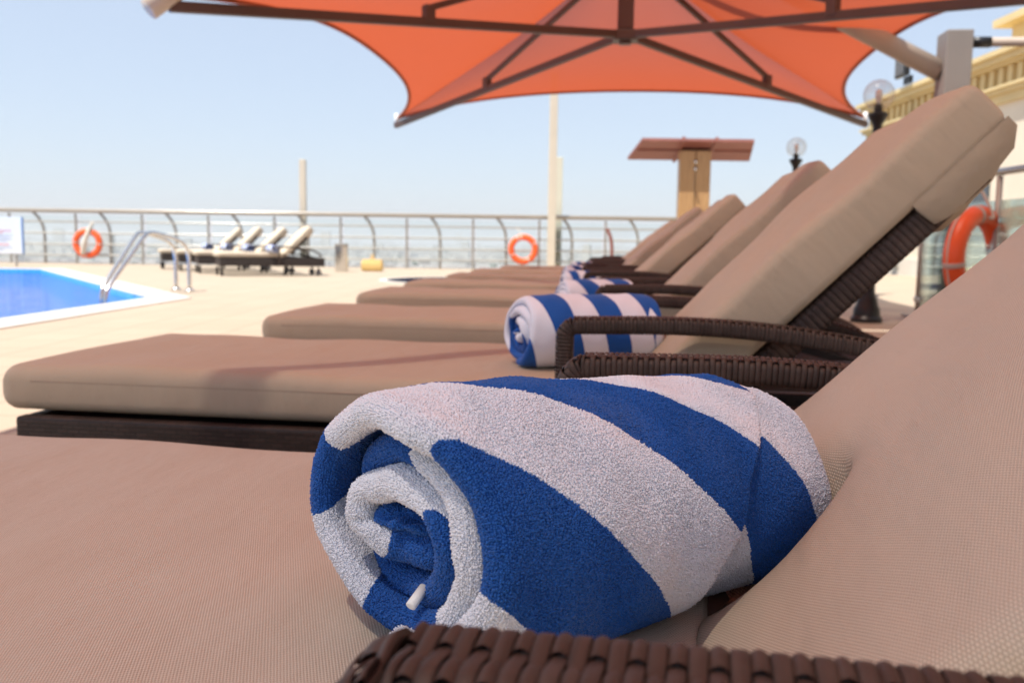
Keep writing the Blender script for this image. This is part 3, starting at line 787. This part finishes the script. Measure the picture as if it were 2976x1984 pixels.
# the first lounger : sling mesh cushions, the backrest gives way where the towel leans on it
bpy.context.view_layer.update()
for c in loungers[0].children:
    nm = c.name.split('.')[0]
    if nm not in ('seat_cushion', 'back_cushion'): continue
    if nm == 'back_cushion':
        vs, fs, uvs = rounded_slab(make_lounger.BL, CW, CH + .004, .019, .016, 110, 60, .012, make_lounger.sag2, .012)
        Mx = tw.matrix_world.inverted() @ c.matrix_world
        V = np.array(vs); Mn = np.array(Mx)
        dsp = np.zeros(len(V)); act = V[:, 2] > -CH * .75
        for it in range(52):
            P = V.copy(); P[:, 2] -= dsp; L_ = P @ Mn[:3, :3].T + Mn[:3, 3]
            aa = .1005 + .012 * L_[:, 0] / .284 + .001; bb = .0815 + .012 * L_[:, 0] / .284 + .001
            ins = act & (L_[:, 0] > -.02) & (L_[:, 0] < .296) & ((L_[:, 1] / aa) ** 2 + ((L_[:, 2] - .0815) / bb) ** 2 < 1)
            if not ins.any(): break
            dsp[ins] += .001
        m_ = len([1 for q in vs if q[0] == vs[0][0]]); D = dsp.reshape(-1, m_)
        A_ = act.reshape(-1, m_)
        for it in range(26):
            up = np.vstack([D[:1], D[:-1]]); dn = np.vstack([D[1:], D[-1:]]); av = .25 * (up + dn + np.roll(D, 1, 1) + np.roll(D, -1, 1))
            D = np.where(A_, np.maximum(D, av * .97), D)
        V[:, 2] -= D.ravel()
        tmp = cushion_obj('back_cushion', (V.tolist(), fs, uvs), None)
        c.data = tmp.data; bpy.data.objects.remove(tmp)
    for q in [c] + list(c.children):
        if q.type == 'MESH' and q.data.materials[0] == MAT['fabric']:
            q.material_slots[0].link = 'OBJECT'; q.material_slots[0].material = MAT['sling']
m1 = towel_obj('rolled_towel', towel_arrays(1)); m2 = towel_obj('rolled_towel', towel_arrays(2))
def put_towel(me, lo, u, v, ang, label, group, sc=1.0):
    M = Matrix.Translation(lo.location) @ Matrix.Rotation(lo.rotation_euler.z, 4, 'Z')
    o = link(bpy.data.objects.new('rolled_towel', me)); o.location = (M @ Vector((u, v, CTOP - .004)))
    o.rotation_euler = (0, 0, lo.rotation_euler.z + R(ang)); o.scale = (sc, sc, sc * .93); tag(o, label, 'towel', group); return o
put_towel(m1, loungers[1], .935, -.10, 25, 'rolled striped towel behind the armrest of the second lounger, broad white and blue bands', TG, .91)
put_towel(m2, loungers[2], .915, -.08, 24, 'rolled striped towel on the third lounger with a big blue patch at its end', TG, .80)
put_towel(m1, loungers[3], .93, -.05, 14, 'rolled striped towel on the fourth lounger of the shaded row', TG, .72)
put_towel(m2, loungers[4], .93, -.05, 20, 'rolled striped towel on the fifth lounger of the shaded row', TG, .70)
put_towel(m1, loungers[5], .90, -.05, 20, 'small looking rolled towel on the sixth lounger of the shaded row', TG, .70)
FT = 'striped towels on the sunlit loungers'
for i, (lo, nm) in enumerate(zip(far_l, ['nearest', 'second', 'third', 'leftmost'])):
    put_towel(m2 if i % 2 else m1, lo, .93, -.16, -75, ['rolled striped towel on the rightmost of the four sunlit loungers', 'rolled striped towel on the second sunlit lounger from the right', 'rolled striped towel on the third sunlit lounger from the right', 'rolled striped towel on the leftmost sunlit lounger'][i], FT, .9)

# ------------------------------------------------------------------ side table between the first two loungers
st = thing('side_table', 'small pale glass topped side table standing between the two nearest loungers', 'table', (.62, 1.16, 0), R(-9))
MB().box((0, 0, .402), (.36, .33, .014), 0, .004).build('table_top', MAT['table_white'], st)
MB().box((0, 0, .375), (.33, .30, .036), 0, .004).build('apron', MAT['wicker_panel'], st)
for a, b_ in ((-1, -1), (1, -1), (1, 1), (-1, 1)):
    MB().box((a * .145, b_ * .13, .178), (.035, .035, .356), 0, .004).build('leg', MAT['wicker_core'], st)

# ------------------------------------------------------------------ cantilever parasols
def make_umbrella(label, hub, yaw, side, bow_front=.115, pole_xy=None):
    root = thing('cantilever_umbrella', label, 'umbrella', (hub[0], hub[1], 0), yaw, None)
    h = side / 2; zh = hub[2]; zc = zh - .49; zp = zh + .86
    cs = [(-h, -h), (h, -h), (h, h), (-h, h)]
    bows = [bow_front * side] + [(.115 if side < 7 else .055) * side] * 2 + [(.094 if side < 7 else .055) * side]
    # canopy
    nu, nv_ = 24, 16; vs = []; uvs = []; fs = []
    edges = []
    for e in range(4):
        c0 = Vector((*cs[e], zc + .10)); c1 = Vector((*cs[(e + 1) % 4], zc + .10)); mid = (c0 + c1) / 2; inn = -Vector((mid.x, mid.y, 0)).normalized()
        b0 = len(vs); ed = []
        for i in range(nu + 1):
            u = i / nu; s = 4 * u * (1 - u)
            ep = c0.lerp(c1, u) * 1.0
            # corner cut: the cloth ends just short of the rib tip
            sharp = 1 - (1 - s) ** 1.6
            ep = ep + inn * bows[e] * sharp + Vector((0, 0, .25 * s))
            ep = ep - Vector((ep.x, ep.y, 0)) * .018 * (1 - s)
            ed.append(ep)
            for j in range(nv_ + 1):
                v = j / nv_
                top = Vector((0, 0, zp)); p = top.lerp(ep, v)
                p.z += -.20 * math.sin(math.pi * v) * s - .05 * math.sin(math.pi * v) + .012 * math.sin(u * 31 + v * 5) * v * (1 - v)
                vs.append(p); uvs.append((u * side, v * h))
        for i in range(nu):
            for j in range(nv_):
                a = b0 + i * (nv_ + 1) + j; fs.append((a, a + 1, a + nv_ + 2, a + nv_ + 1))
        edges.append(ed)
    cn = mesh_obj('canopy', vs, fs, MAT['canopy'], root, True)
    ul = cn.data.uv_layers.new(name='UVMap'); li = np.empty(len(cn.data.loops), dtype=np.int32); cn.data.loops.foreach_get('vertex_index', li); ul.data.foreach_set('uv', np.array(uvs, dtype=np.float32)[li].ravel())
    hm = MB()
    for ed in edges: hm.tube([p - Vector((0, 0, .004)) for p in ed], .022, 8)
    hm.build('hem', MAT['hem'], cn, True)
    for e in range(4):
        for iu in (0,):
            b0 = e * (nu + 1) * (nv_ + 1) + iu * (nv_ + 1)
            MB().tube([Vector(vs[b0 + j]) - Vector((0, 0, .004)) for j in range(1, nv_ + 1)], .004, 6).build('seam', MAT['hem'], cn, True)
    # mast inside, hub
    MB().box((0, 0, (zh + zp) / 2 + .05), (.165, .165, zp - zh + .02), 0, .01).build('king_post', MAT['rib_metal'], root)
    MB().box((0, 0, zh - .02), (.26, .26, .10), 0, .015).box((0, 0, zh - .085), (.12, .12, .03), 0, .008).build('hub', MAT['rib_metal'], root)
    for (x, y) in cs:
        d = Vector((x, y, zc - zh)); tip = Vector((x, y, zc))
        rb = MB().bar(Vector((0, 0, zh)) + d * .03, tip, .066, .078, bev=.01).build('rib', MAT['rib_metal'], root)
        MB().tube([tip - d.normalized() * .03, tip - d.normalized() * .03 + Vector((0, 0, .16))], .028, 10).build('tensioner', MAT['white_paint'], rb, True)
        if bow_front < .1 and (x, y) == cs[0] and side < 7:
            MB().tube([tip + d.normalized() * .14 + Vector((0, 0, -.03)), tip + Vector((.30, .26, .42))], .075, 16).build('corner_joint', MAT['beige_metal'], rb, True)
        m_ = Vector((0, 0, zh)) + d * .52
        s0 = m_ + Vector((0, 0, .12)); s1 = Vector((0, 0, zp - .10)) + Vector((x, y, 0)).normalized() * .1
        MB().bar(s0, s1, .048, .056, bev=.008).build('strut', MAT['rib_metal'], root)
        MB().box((m_.x, m_.y, m_.z + .07), (.10, .085, .15), math.atan2(y, x), .012).build('strut_bracket', MAT['rib_metal'], root)
    # outside pole and arm
    inv = Matrix.Rotation(-yaw, 4, 'Z') @ Matrix.Translation((-hub[0], -hub[1], 0))
    pb = inv @ Vector((pole_xy[0], pole_xy[1], 0))
    zt = zh - .19
    MB().box((pb.x, pb.y, zt / 2 - .0), (.16, .16, zt - .9), 0, .01).box((pb.x, pb.y, .3), (.14, .14, .596), 0, .008).build('pole', MAT['grey_metal'], root)
    MB().box((pb.x, pb.y, zt - .36), (.23, .27, .72), 0, .012).build('pole_head', MAT['grey_metal'], root)
    MB().box((pb.x, pb.y, .012), (.5, .5, .022), 0, .004).build('base_plate', MAT['grey_metal'], root)
    din = -Vector((pb.x, pb.y, 0)).normalized()
    MB().tube([Vector((pb.x, pb.y, zt - .34)) + din * .1, Vector((pb.x, pb.y, zt - .34)) * .5 + Vector((0, 0, zp + .22)) * .5 + Vector((0, 0, .05)), Vector((0, 0, zp + .22))], .092, 18).build('cantilever_arm', MAT['beige_metal'], root, True)
    MB().tube([(0, 0, zp - .05), (0, 0, zp + .26)], .07, 14).build('arm_end', MAT['beige_metal'], root, True)
    a_ = Vector((pb.x, pb.y, zt - .09)); out_ = Matrix.Rotation(-yaw, 3, 'Z') @ Vector((1, -.12, 0))
    MB().tube([a_ + out_ * .13, a_ + out_ * .30], .05, 12).build('stay_clamp', MAT['black_iron'], root, True)
    MB().tube([a_ + out_ * .24, a_ + out_ * 5.2], .042, 12).build('stay_rod', MAT['beige_metal'], root, True)
    return root
UY = R(-6.9)
make_umbrella('orange square cantilever parasol spread over the row of loungers', (1.12, 9.46, 2.79), UY, 6.5, .06, (3.98, 8.35))
make_umbrella('second orange square cantilever parasol shading the two nearest loungers from above', (.92, 2.6, 3.38), UY, 8.0, .05, (5.3, 2.1))

# ------------------------------------------------------------------ far railing
RY = 22.0; RT = 1.285
rl = thing('railing', 'long cream steel railing with curved and straight posts along the far deck edge', 'railing', (0, RY, 0))
tr_ = MB(); tr_.tube([(-30, 0, RT), (16.5, 0, RT)], .052, 14).build('top_rail', MAT['cream_rail'], rl, True)
for z in (1.02, .74, .47, .21):
    MB().tube([(-30, .03, z), (16.5, .03, z)], .022, 8).build('cross_bar', MAT['bar_pale'], rl, True)
i = 0
x = -13.95
while x < 9:
    MB().box((x, .0, .61), (.055, .035, 1.2), 0, .004).box((x, 0, .006), (.14, .12, .012)).build('post', MAT['post_steel'], rl)
    xx = x + .78
    MB().tube(bez([(xx - .20, .0, RT - .03), (xx - .08, .03, 1.10), (xx, .05, .92), (xx + .03, .06, .7), (xx + .03, .06, .3), (xx + .03, .06, .0)], 5), .034, 8).build('curved_post', MAT['post_steel'], rl, True)
    MB().box((x + .81, .115, .64), (1.50, .010, 1.06)).build('glass_panel', MAT['glass_teal'], rl)
    x += 1.62
tag(rl, group=None)

def life_ring(label, loc, rz, tilt=0.0, bag=False, group='orange life rings'):
    t = thing('life_ring', label, 'life ring', loc, rz, group)
    vs = MB(); RR, rr = .29, .072
    pts = [(RR * math.cos(a), 0, RR * math.sin(a)) for a in np.linspace(0, 2 * math.pi, 57)[:-1]]
    ring = vs.tube(pts, rr, 18, closed=True).build('ring', MAT['ring_orange'], t, True)
    for k in range(4):
        a0 = math.pi / 2 * k + R(8); b_ = [(RR * math.cos(a), 0, RR * math.sin(a)) for a in np.linspace(a0 - .05, a0 + .05, 6)]
        MB().tube(b_, rr + .003, 18).build('tape_band', MAT['tape_silver'], t, True)
    rp = []
    for k in range(65):
        a = 2 * math.pi * k / 64; q = abs(math.sin(2 * (a - R(8)))); rp.append(((RR + rr * .9 + .012 * q) * math.cos(a), 0.01, (RR + rr * .9 + .012 * q) * math.sin(a)))
    MB().tube(rp[:-1], .007, 6, closed=True).build('grab_rope', MAT['rope'], t, True)
    MB().tube(bez([(-.02, -.02, RR + .02), (.05, -.085, RR - .02), (.06, -.02, RR + .12), (.03, .05, RR + .25)], 6), .011, 6).build('hanging_rope', MAT['rope'], t, True)
    if bag:
        MB().tube(bez([(.03, -.03, .52), (.0, -.08, .30), (-.03, -.10, .02), (-.04, -.08, -.22), (-.02, -.05, -.28)], 5), [.025] * 3 + [.035] * 3 + [.05] * 4 + [.06] * 5 + [.06] * 4 + [.035] * 2, 12).build('rope_bag', MAT['rope'], t, True)
    if tilt: t.rotation_euler = (0, tilt, rz)
    return t
life_ring('orange life ring with a white rope bag on the far railing at the left', (-10.36, RY - .16, .50), 0, R(12), True)
life_ring('orange life ring hung on the middle of the far railing beside a cream pole', (.24, RY - .16, .50), 0, R(-20))

# tall poles at the railing
p = thing('wind_screen_pole', 'cream free standing pole rising behind the sunlit loungers', 'pole', (-5.2, RY + .25, 0)); MB().box((0, 0, 1.31), (.15, .15, 2.60), 0, .01).box((0, 0, .01), (.3, .3, .016)).build('shaft', MAT['pole_cream'], p)
p = thing('wind_screen_pole', 'tall cream pole rising to the canopy in the middle of the railing', 'pole', (.92, RY - .22, 0)); MB().box((0, 0, 2.35), (.19, .19, 4.69), 0, .01).box((0, 0, .01), (.34, .34, .016)).build('shaft', MAT['pole_cream'], p)
p = thing('wind_screen_pole', 'shorter pale green pole touching the tall cream pole', 'pole', (1.10, RY + .25, 0)); MB().box((0, 0, 1.38), (.17, .17, 2.74), 0, .01).box((0, 0, .01), (.3, .3, .016)).build('shaft', MAT['pole_pale'], p)

# curved thin rod near the end of the row
rd = MB().tube(bez([(1.98, 18, .0), (1.98, 18, .45), (1.96, 18, .72), (1.90, 18, .90), (1.86, 18, .96)], 6), .035, 10).build('curved_rod', MAT['red_roof'], None, True)
tag(rd, 'thin red brown curved rod standing by the railing behind the last backrests', 'rod')

# notice board
nb = thing('notice_board', 'white pool notice board with blue and red lines of writing', 'sign', (-11.05, 18.9, 0), 0)
MB().box((0, 0, .66), (1.42, .03, .76), 0, .004).build('board', MAT['sign_white'], nb)
MB().box((.725, 0, .66), (.028, .045, .78), 0, .004).build('edge_trim', MAT['sign_blue'], nb)
for sx in (-.55, .55): MB().box((sx, .03, .5), (.045, .025, .996), 0, .003).build('leg', MAT['dull_steel'], nb)
rr_ = random.Random(3)
for (mat, name, z, hgt, x0, x1) in (('sign_red', 'red_line', .76, .026, -.55, .45), ('sign_red', 'red_line', .715, .022, -.5, .3), ('sign_red', 'red_line', .47, .03, -.55, .40),
        ('sign_grey', 'grey_line', .67, .016, -.55, .52), ('sign_grey', 'grey_line', .63, .016, -.55, .45), ('sign_grey', 'grey_line', .585, .016, -.55, .50), ('sign_grey', 'grey_line', .545, .016, -.5, .40), ('sign_grey', 'grey_line', .41, .016, -.55, .5), ('sign_grey', 'grey_line', .37, .016, -.5, .3)):
    m = MB(); x = x0
    while x < x1:
        w_ = rr_.uniform(.02, .06); m.box((x + w_ / 2, -.0175, z), (w_, .004, hgt)); x += w_ + .012
    m.build(name, MAT[mat], nb)
MB().lathe([(0, -.02), (.03, .0), (.045, .04), (.03, .09), (.012, .15), (0, .18)], (.03, -.02, .86), 14).build('blue_emblem', MAT['sign_blue'], nb, True)

# bin and yellow caddy
bn = thing('litter_bin', 'round steel litter bin standing by the far railing', 'bin', (-3.62, 18.9, 0))
MB().lathe([(0, .0), (.13, .0), (.135, .02), (.135, .56), (.125, .565), (.11, .55), (.11, .3), (0, .3)]).build('body', MAT['steel'], bn, True, auto=R(40))
MB().lathe([(.139, .535), (.142, .545), (.142, .575), (.139, .585), (.110, .585), (.110, .55)]).build('rim', MAT['dull_steel'], bn, True, auto=R(40))
yc = thing('storage_caddy', 'low yellow plastic caddy with an upright handle on the deck beside the litter bin', 'caddy', (-3.05, 19.4, 0))
MB().box((0, 0, .115), (.46, .30, .225), 0, .05).build('tub', MAT['yellow'], yc, auto=R(40))
MB().box((0, 0, .235), (.40, .24, .03), 0, .012).build('lid', MAT['yellow'], yc)
MB().tube(bez([(-.02, 0, .24), (-.025, 0, .31), (0, 0, .35), (.025, 0, .31), (.02, 0, .24)], 5), .016, 8).build('handle', MAT['yellow'], yc, True)

# pool ladder
ld = thing('pool_ladder', 'polished steel pool ladder with two arched handrails at the pool corner', 'ladder', (0, 0, 0))
for (w0, d0) in (((-4.29, 9.40), (-4.03, 11.13)), ((-4.49, 9.74), (-4.29, 11.38))):
    w_, d_ = Vector((*w0, 0)), Vector((*d0, 0))
    P_ = lambda t, z: w_.lerp(d_, t) + Vector((0, 0, z))
    MB().tube(bez([P_(0, -.7), P_(0, -.2), P_(0, .02), P_(.05, .15), P_(.25, .42), P_(.43, .655), P_(.50, .705), P_(.60, .70), P_(.80, .65), P_(.93, .59), P_(.98, .50), P_(1, .36), P_(1, .012)], 6), .024, 12).build('handrail', MAT['steel'], ld, True)
    MB().lathe([(.0, .0), (.06, .0), (.06, .012), (.03, .03), (0, .03)], (d_.x, d_.y, .001), 18).build('floor_flange', MAT['steel'], ld, True)
for z in (-.2, -.45): MB().bar((-4.29, 9.40, z), (-4.49, 9.74, z), .08, .03).build('tread', MAT['steel'], ld)

# ------------------------------------------------------------------ timber post with tilted shade panel
tp_ = thing('shade_post', 'timber post carrying a wide tilted red shade panel beyond the loungers', 'shade', (3.16, 16.0, -.0), R(0))
MB().box((-.125, 0, 1.15), (.27, .2, 2.296), 0, .008).box((.155, 0, 1.15), (.26, .2, 2.296), 0, .008).build('post', MAT['timber'], tp_)
pv = MB(); M_ = Matrix.Translation((.02, .1, 2.31)) @ Matrix.Rotation(R(-16), 4, 'X')
prof_ = [(-1.10, -.45), (1.10, -.45), (1.02, .45), (-1.02, .45)]
vs = []
for z in (0, .05):
    for (x, y) in ((-.98, -.45), (.95, -.45), (1.10, .45), (-1.12, .45)): vs.append(M_ @ Vector((x, y, z)))
pv.add(vs, [(3, 2, 1, 0), (4, 5, 6, 7), (0, 1, 5, 4), (1, 2, 6, 5), (2, 3, 7, 6), (3, 0, 4, 7)])
for y in (-.02,): pv.box((0, y, -.012), (2.0, .05, .022), 0, 0, M_)
pv.build('shade_panel', MAT['red_roof'], tp_)
for x in (-.27, .30): MB().box((x, 0, .02), (.05, 1.0, .09), 0, .005, M_).build('panel_bracket', MAT['red_roof'], tp_)
for z in (1.98, 2.11): MB().lathe([(0, 0), (.035, 0), (.035, .012), (.0, .022)], n=18).build('bolt', MAT['steel'], tp_, True, (.02, -.102, z)).rotation_euler = (R(90), 0, 0)

# ------------------------------------------------------------------ lamps
def lamp(label, x, y, s=1.0):
    t = thing('lamp_post', label, 'lamp', (x, y, 0), 0, 'black lamp posts with clear globes')
    prof = [(0, 0), (.135, 0), (.135, .035), (.115, .06), (.112, .12), (.095, .15), (.085, .19), (.062, .26), (.055, .42), (.066, .44), (.066, .47), (.048, .50), (.04, .9), (.036, 1.55), (.05, 1.57), (.05, 1.60), (.036, 1.62), (.04, 1.70), (.075, 1.76), (.085, 1.785), (.085, 1.80), (.05, 1.81), (0, 1.81)]
    MB().lathe(prof, n=24).build('post', MAT['black_iron'], t, True, auto=R(35))
    MB().lathe([(.0, 1.81), (.034, 1.81), (.034, 1.875), (.0, 1.875)], n=16).build('lamp_holder', MAT['black_iron'], t, True, auto=R(35))
    MB().lathe([(.0, 1.876), (.014, 1.876), (.018, 1.90), (.03, 1.94), (.032, 1.965), (.022, 1.995), (0, 2.005)], n=16).build('bulb', MAT['white_paint'], t, True)
    gp = [(.129 * math.sin(a), 1.955 - .129 * math.cos(a)) for a in np.linspace(.38, math.pi, 20)]
    MB().lathe(gp, n=32).build('globe', MAT['globe'], t, True); return t
lamp('black lamp post with a clear globe in front of the building, beside the glass balustrade', 3.12, 7.85)
lamp('smaller looking black lamp post with a clear globe further off against the sky', 3.72, 12.0)

# ------------------------------------------------------------------ glass balustrade on the right
gb = thing('glass_balustrade', 'clear glass balustrade with steel posts and handrail on the right of the deck', 'balustrade', (3.46, 0, 0), R(0))
ys = [7.62, 6.45, 5.28, 4.11, 2.94, 1.77]
for y in ys:
    MB().tube([(0, y, .012), (0, y, 1.17)], .021, 12).lathe([(0, 0), (.055, 0), (.055, .012), (.022, .03), (0, .03)], (0, y, .0), 18).build('post', MAT['dull_steel'], gb, True)
    for z in (.22, .86): MB().box((0.0, y, z), (.035, .10, .045), 0, .006).build('glass_clamp', MAT['steel'], gb)
for y0, y1 in zip(ys[1:], ys[:-1]):
    MB().box((0, (y0 + y1) / 2, .55), (.012, y1 - y0 - .07, .90)).build('glass_panel', MAT['glass'], gb)
MB().tube([(0, 1.5, 1.20), (0, 7.9, 1.20)], .027, 14).build('handrail', MAT['steel'], gb, True)
life_ring('large orange life ring hanging on the glass balustrade beside the backrest', (3.30, 6.40, .60), R(35), R(-3))

# ------------------------------------------------------------------ building on the right
bd = thing('hotel_building', 'cream building with an ochre fluted cornice at the right edge', 'building', (9.6, 0, 0))
Y0, Y1 = -10, 24.6; yc_ = (Y0 + Y1) / 2; ly = Y1 - Y0
MB().box((4.0, yc_, 1.75), (8.0, ly, 3.5)).build('wall', MAT['wall_cream'], bd)
MB().box((3.93, yc_, .2), (8.1, ly + .1, .4)).build('plinth', MAT['plinth'], bd)
c_ = MB()
for (zc, hh, pr) in ((3.59, .18, .08), (3.72, .08, .16), (3.79, .06, .22), (4.24, .06, .12), (4.33, .12, .22), (4.44, .10, .32)):
    c_.box((4.0 - pr / 2, yc_ + pr / 2, zc), (8.0 + pr, ly + pr, hh - .004))
c_.build('cornice', MAT['gold'], bd)
MB().box((4.02, yc_, 4.015), (8.0, ly, .385)).build('frieze', MAT['gold_deep'], bd)
fl = MB(); y = Y0 + .2
while y < Y1: fl.box((.0, y, 4.015), (.09, .15, .384), 0, .012); y += .34
fl.build('fluting', MAT['gold'], bd)
up = MB().box((4.3, 4.5, 4.80), (7.9, 28, .60)); up.box((4.2, 4.5, 5.17), (8.3, 28.4, .14)); up.build('parapet', MAT['gold'], bd)
for y in np.arange(-2, 24, 4.2):
    w_ = MB().box((-.015, y, 2.0), (.05, 1.5, 1.6)).build('window', MAT['window_dark'], bd)
    MB().box((-.03, y, 1.16), (.14, 1.7, .08)).build('sill', MAT['plinth'], w_)
fd = thing('floodlight', 'small square floodlight fixed on the cornice behind the umbrella pole', 'floodlight', (9.35, 21.6, 4.50))
MB().box((-.25, 0, .38), (.12, .62, .46), 0, .03).build('housing', MAT['black_iron'], fd)
MB().box((-.32, 0, .38), (.02, .5, .36), 0, .006).build('lens', MAT['globe'], fd)
MB().box((-.1, 0, .09), (.06, .4, .17), 0, .006).build('bracket', MAT['black_iron'], fd)

# ------------------------------------------------------------------ city far below
rc = random.Random(11)
def bldg(m, x, y, w, d, h): m.box((x, y, GZ + h / 2 + .01), (w, d, h), rc.uniform(-.3, .3))
mats = [MAT['city_pale'], MAT['city_mid']]
for k in range(28):
    yy = rc.uniform(900, 1500); xx = rc.uniform(-.62, .26) * yy
    h = rc.choice([6, 7, 9, 10, 13]); b_ = MB()
    w_, d_ = rc.uniform(12, 26), rc.uniform(10, 18)
    b_.box((0, 0, h / 2), (w_, d_, h)); b_.box((w_ * .2, 0, h + 1.5), (w_ * .3, d_ * .4, 3))
    t = thing('city_building', 'pale low building among the hazy houses below the railing', 'building', (xx, yy, GZ + .02), rc.uniform(-.3, .3), 'hazy low buildings of the town below the railing')
    b_.build('walls', mats[k % 2], t)
    wv_ = MB()
    for fz in range(int(h // 3.2)): wv_.box((0, -d_ / 2 - .03, 1.9 + fz * 3.1), (w_ * .86, .1, 1.2))
    wv_.build('window_band', MAT['window_dark'], t)
t = thing('city_building', 'long hall with a bright blue roof far below the railing', 'building', (128, 1080, GZ + .02), .1)
MB().box((0, 0, 5), (70, 30, 10)).build('walls', MAT['city_pale'], t); MB().box((0, 0, 11.5), (72, 32, 3)).build('roof', MAT['city_blue'], t)
cm = MB()
for k in range(2600):
    yy = 1000 * 7.0 ** rc.random(); k_ = (yy / 1000) ** .5; xx = rc.uniform(-.68, .32) * yy
    bldg(cm, xx, yy, rc.uniform(8, 22) * k_, rc.uniform(8, 16), rc.choice([4, 5, 6, 7, 8, 9, 12, 16]) * k_ * (1.0 if rc.random() < .97 else 2.6))
tag(cm.build('distant_town', MAT['city_pale']), 'hazy sprawl of low pale houses below the railing', 'town', None, 'stuff')
cm = MB()
for k in range(700):
    yy = 1000 * 6.0 ** rc.random(); k_ = (yy / 1000) ** .5; xx = rc.uniform(-.68, .32) * yy
    bldg(cm, xx, yy, rc.uniform(8, 20) * k_, rc.uniform(8, 16), rc.choice([4, 5, 6, 8, 10]) * k_)
tag(cm.build('distant_town', MAT['city_mid']), 'hazy sprawl of low tan houses below the railing', 'town', None, 'stuff')
cm = MB()
for k in range(600):
    yy = 900 * 5 ** rc.random(); xx = rc.uniform(-.68, .32) * yy; r_ = rc.uniform(3, 8) * (yy / 1000) ** .5
    cm.lathe([(0, 0), (r_ * .7, r_ * .3), (r_, r_ * .8), (r_ * .7, r_ * 1.3), (0, r_ * 1.5)], (xx, yy, GZ + .01), 7)
tag(cm.build('distant_trees', MAT['tree_far']), 'dark green clumps of trees between the far houses', 'trees', None, 'stuff')

# ------------------------------------------------------------------ haze
hz = MB().box((0, 7450, (GZ - 2 + 45) / 2), (18200, 15200, 45 - (GZ - 2))).build('haze', None); tag(hz, kind='stuff')
mt = bpy.data.materials.new('haze_air'); mt.use_nodes = True; nt = mt.node_tree; nt.nodes.clear()
o_ = nt.nodes.new('ShaderNodeOutputMaterial'); pv_ = nt.nodes.new('ShaderNodeVolumePrincipled'); pv_.inputs['Density'].default_value = .00034; pv_.inputs['Color'].default_value = (1.0, .99, .985, 1); pv_.inputs['Anisotropy'].default_value = .1
nt.links.new(pv_.outputs[0], o_.inputs['Volume']); hz.data.materials.append(mt)

# ------------------------------------------------------------------ light
SUN = Vector((-.30, -.25, .92)).normalized(); EL = math.asin(SUN.z); AZ = math.atan2(SUN.x, SUN.y)
w = bpy.data.worlds.new('World'); scn.world = w; w.use_nodes = True; nt = w.node_tree; nt.nodes.clear()
ow = nt.nodes.new('ShaderNodeOutputWorld'); bg = nt.nodes.new('ShaderNodeBackground'); sk = nt.nodes.new('ShaderNodeTexSky'); sk.sky_type = 'NISHITA'; sk.sun_disc = False
sk.sun_elevation = EL; sk.sun_rotation = AZ; sk.air_density = 1.0; sk.dust_density = 1.2; sk.ozone_density = 1.4; sk.altitude = 20
bg.inputs[1].default_value = .076; mx = nt.nodes.new('ShaderNodeMix'); mx.data_type = 'RGBA'; mx.inputs[0].default_value = .66; mx.inputs[7].default_value = (3.25, 3.68, 4.42, 1)   # thick summer haze evens out the sky
nt.links.new(sk.outputs[0], mx.inputs[6]); nt.links.new(mx.outputs[2], bg.inputs[0]); nt.links.new(bg.outputs[0], ow.inputs[0])
sl = bpy.data.lights.new('sun', 'SUN'); sl.energy = 3.0; sl.angle = R(.53); sl.color = (1.0, .95, .88)
so = link(bpy.data.objects.new('sun', sl)); so.rotation_euler = (-SUN).to_track_quat('-Z', 'Y').to_euler()

# ------------------------------------------------------------------ camera
cd = bpy.data.cameras.new('camera'); co = link(bpy.data.objects.new('camera', cd)); scn.camera = co
F_, CX, CY, HY, ROLL = 2050.0, 1176.0, 784.0, 558.0, .014
cd.sensor_width = 22.3; cd.lens = 22.3 * F_ / 2352; cd.clip_start = .02; cd.clip_end = 40000
th = math.atan((CY - HY) / F_); rr = math.atan(ROLL)
co.location = (0, 0, .65)
Fv = Vector((0, math.cos(th), -math.sin(th))); X0 = Vector((1, 0, 0)); U0 = X0.cross(Fv)
Xr = X0 * math.cos(rr) + U0 * math.sin(rr); Ur = U0 * math.cos(rr) - X0 * math.sin(rr)
M3 = Matrix((Xr, Ur, -Fv)).transposed(); co.rotation_euler = M3.to_euler()
cd.dof.use_dof = True; cd.dof.focus_distance = .58; cd.dof.aperture_fstop = 7.0

scn.view_settings.view_transform = 'Standard'; scn.view_settings.look = 'None'; scn.view_settings.exposure = 1.42; scn.view_settings.gamma = 1
scn.render.engine = 'CYCLES'
cy = scn.cycles; cy.use_denoising = True; cy.max_bounces = 8; cy.diffuse_bounces = 4; cy.transparent_max_bounces = 12; cy.volume_bounces = 0
cy.sample_clamp_indirect = 6; cy.caustics_reflective = False; cy.caustics_refractive = False
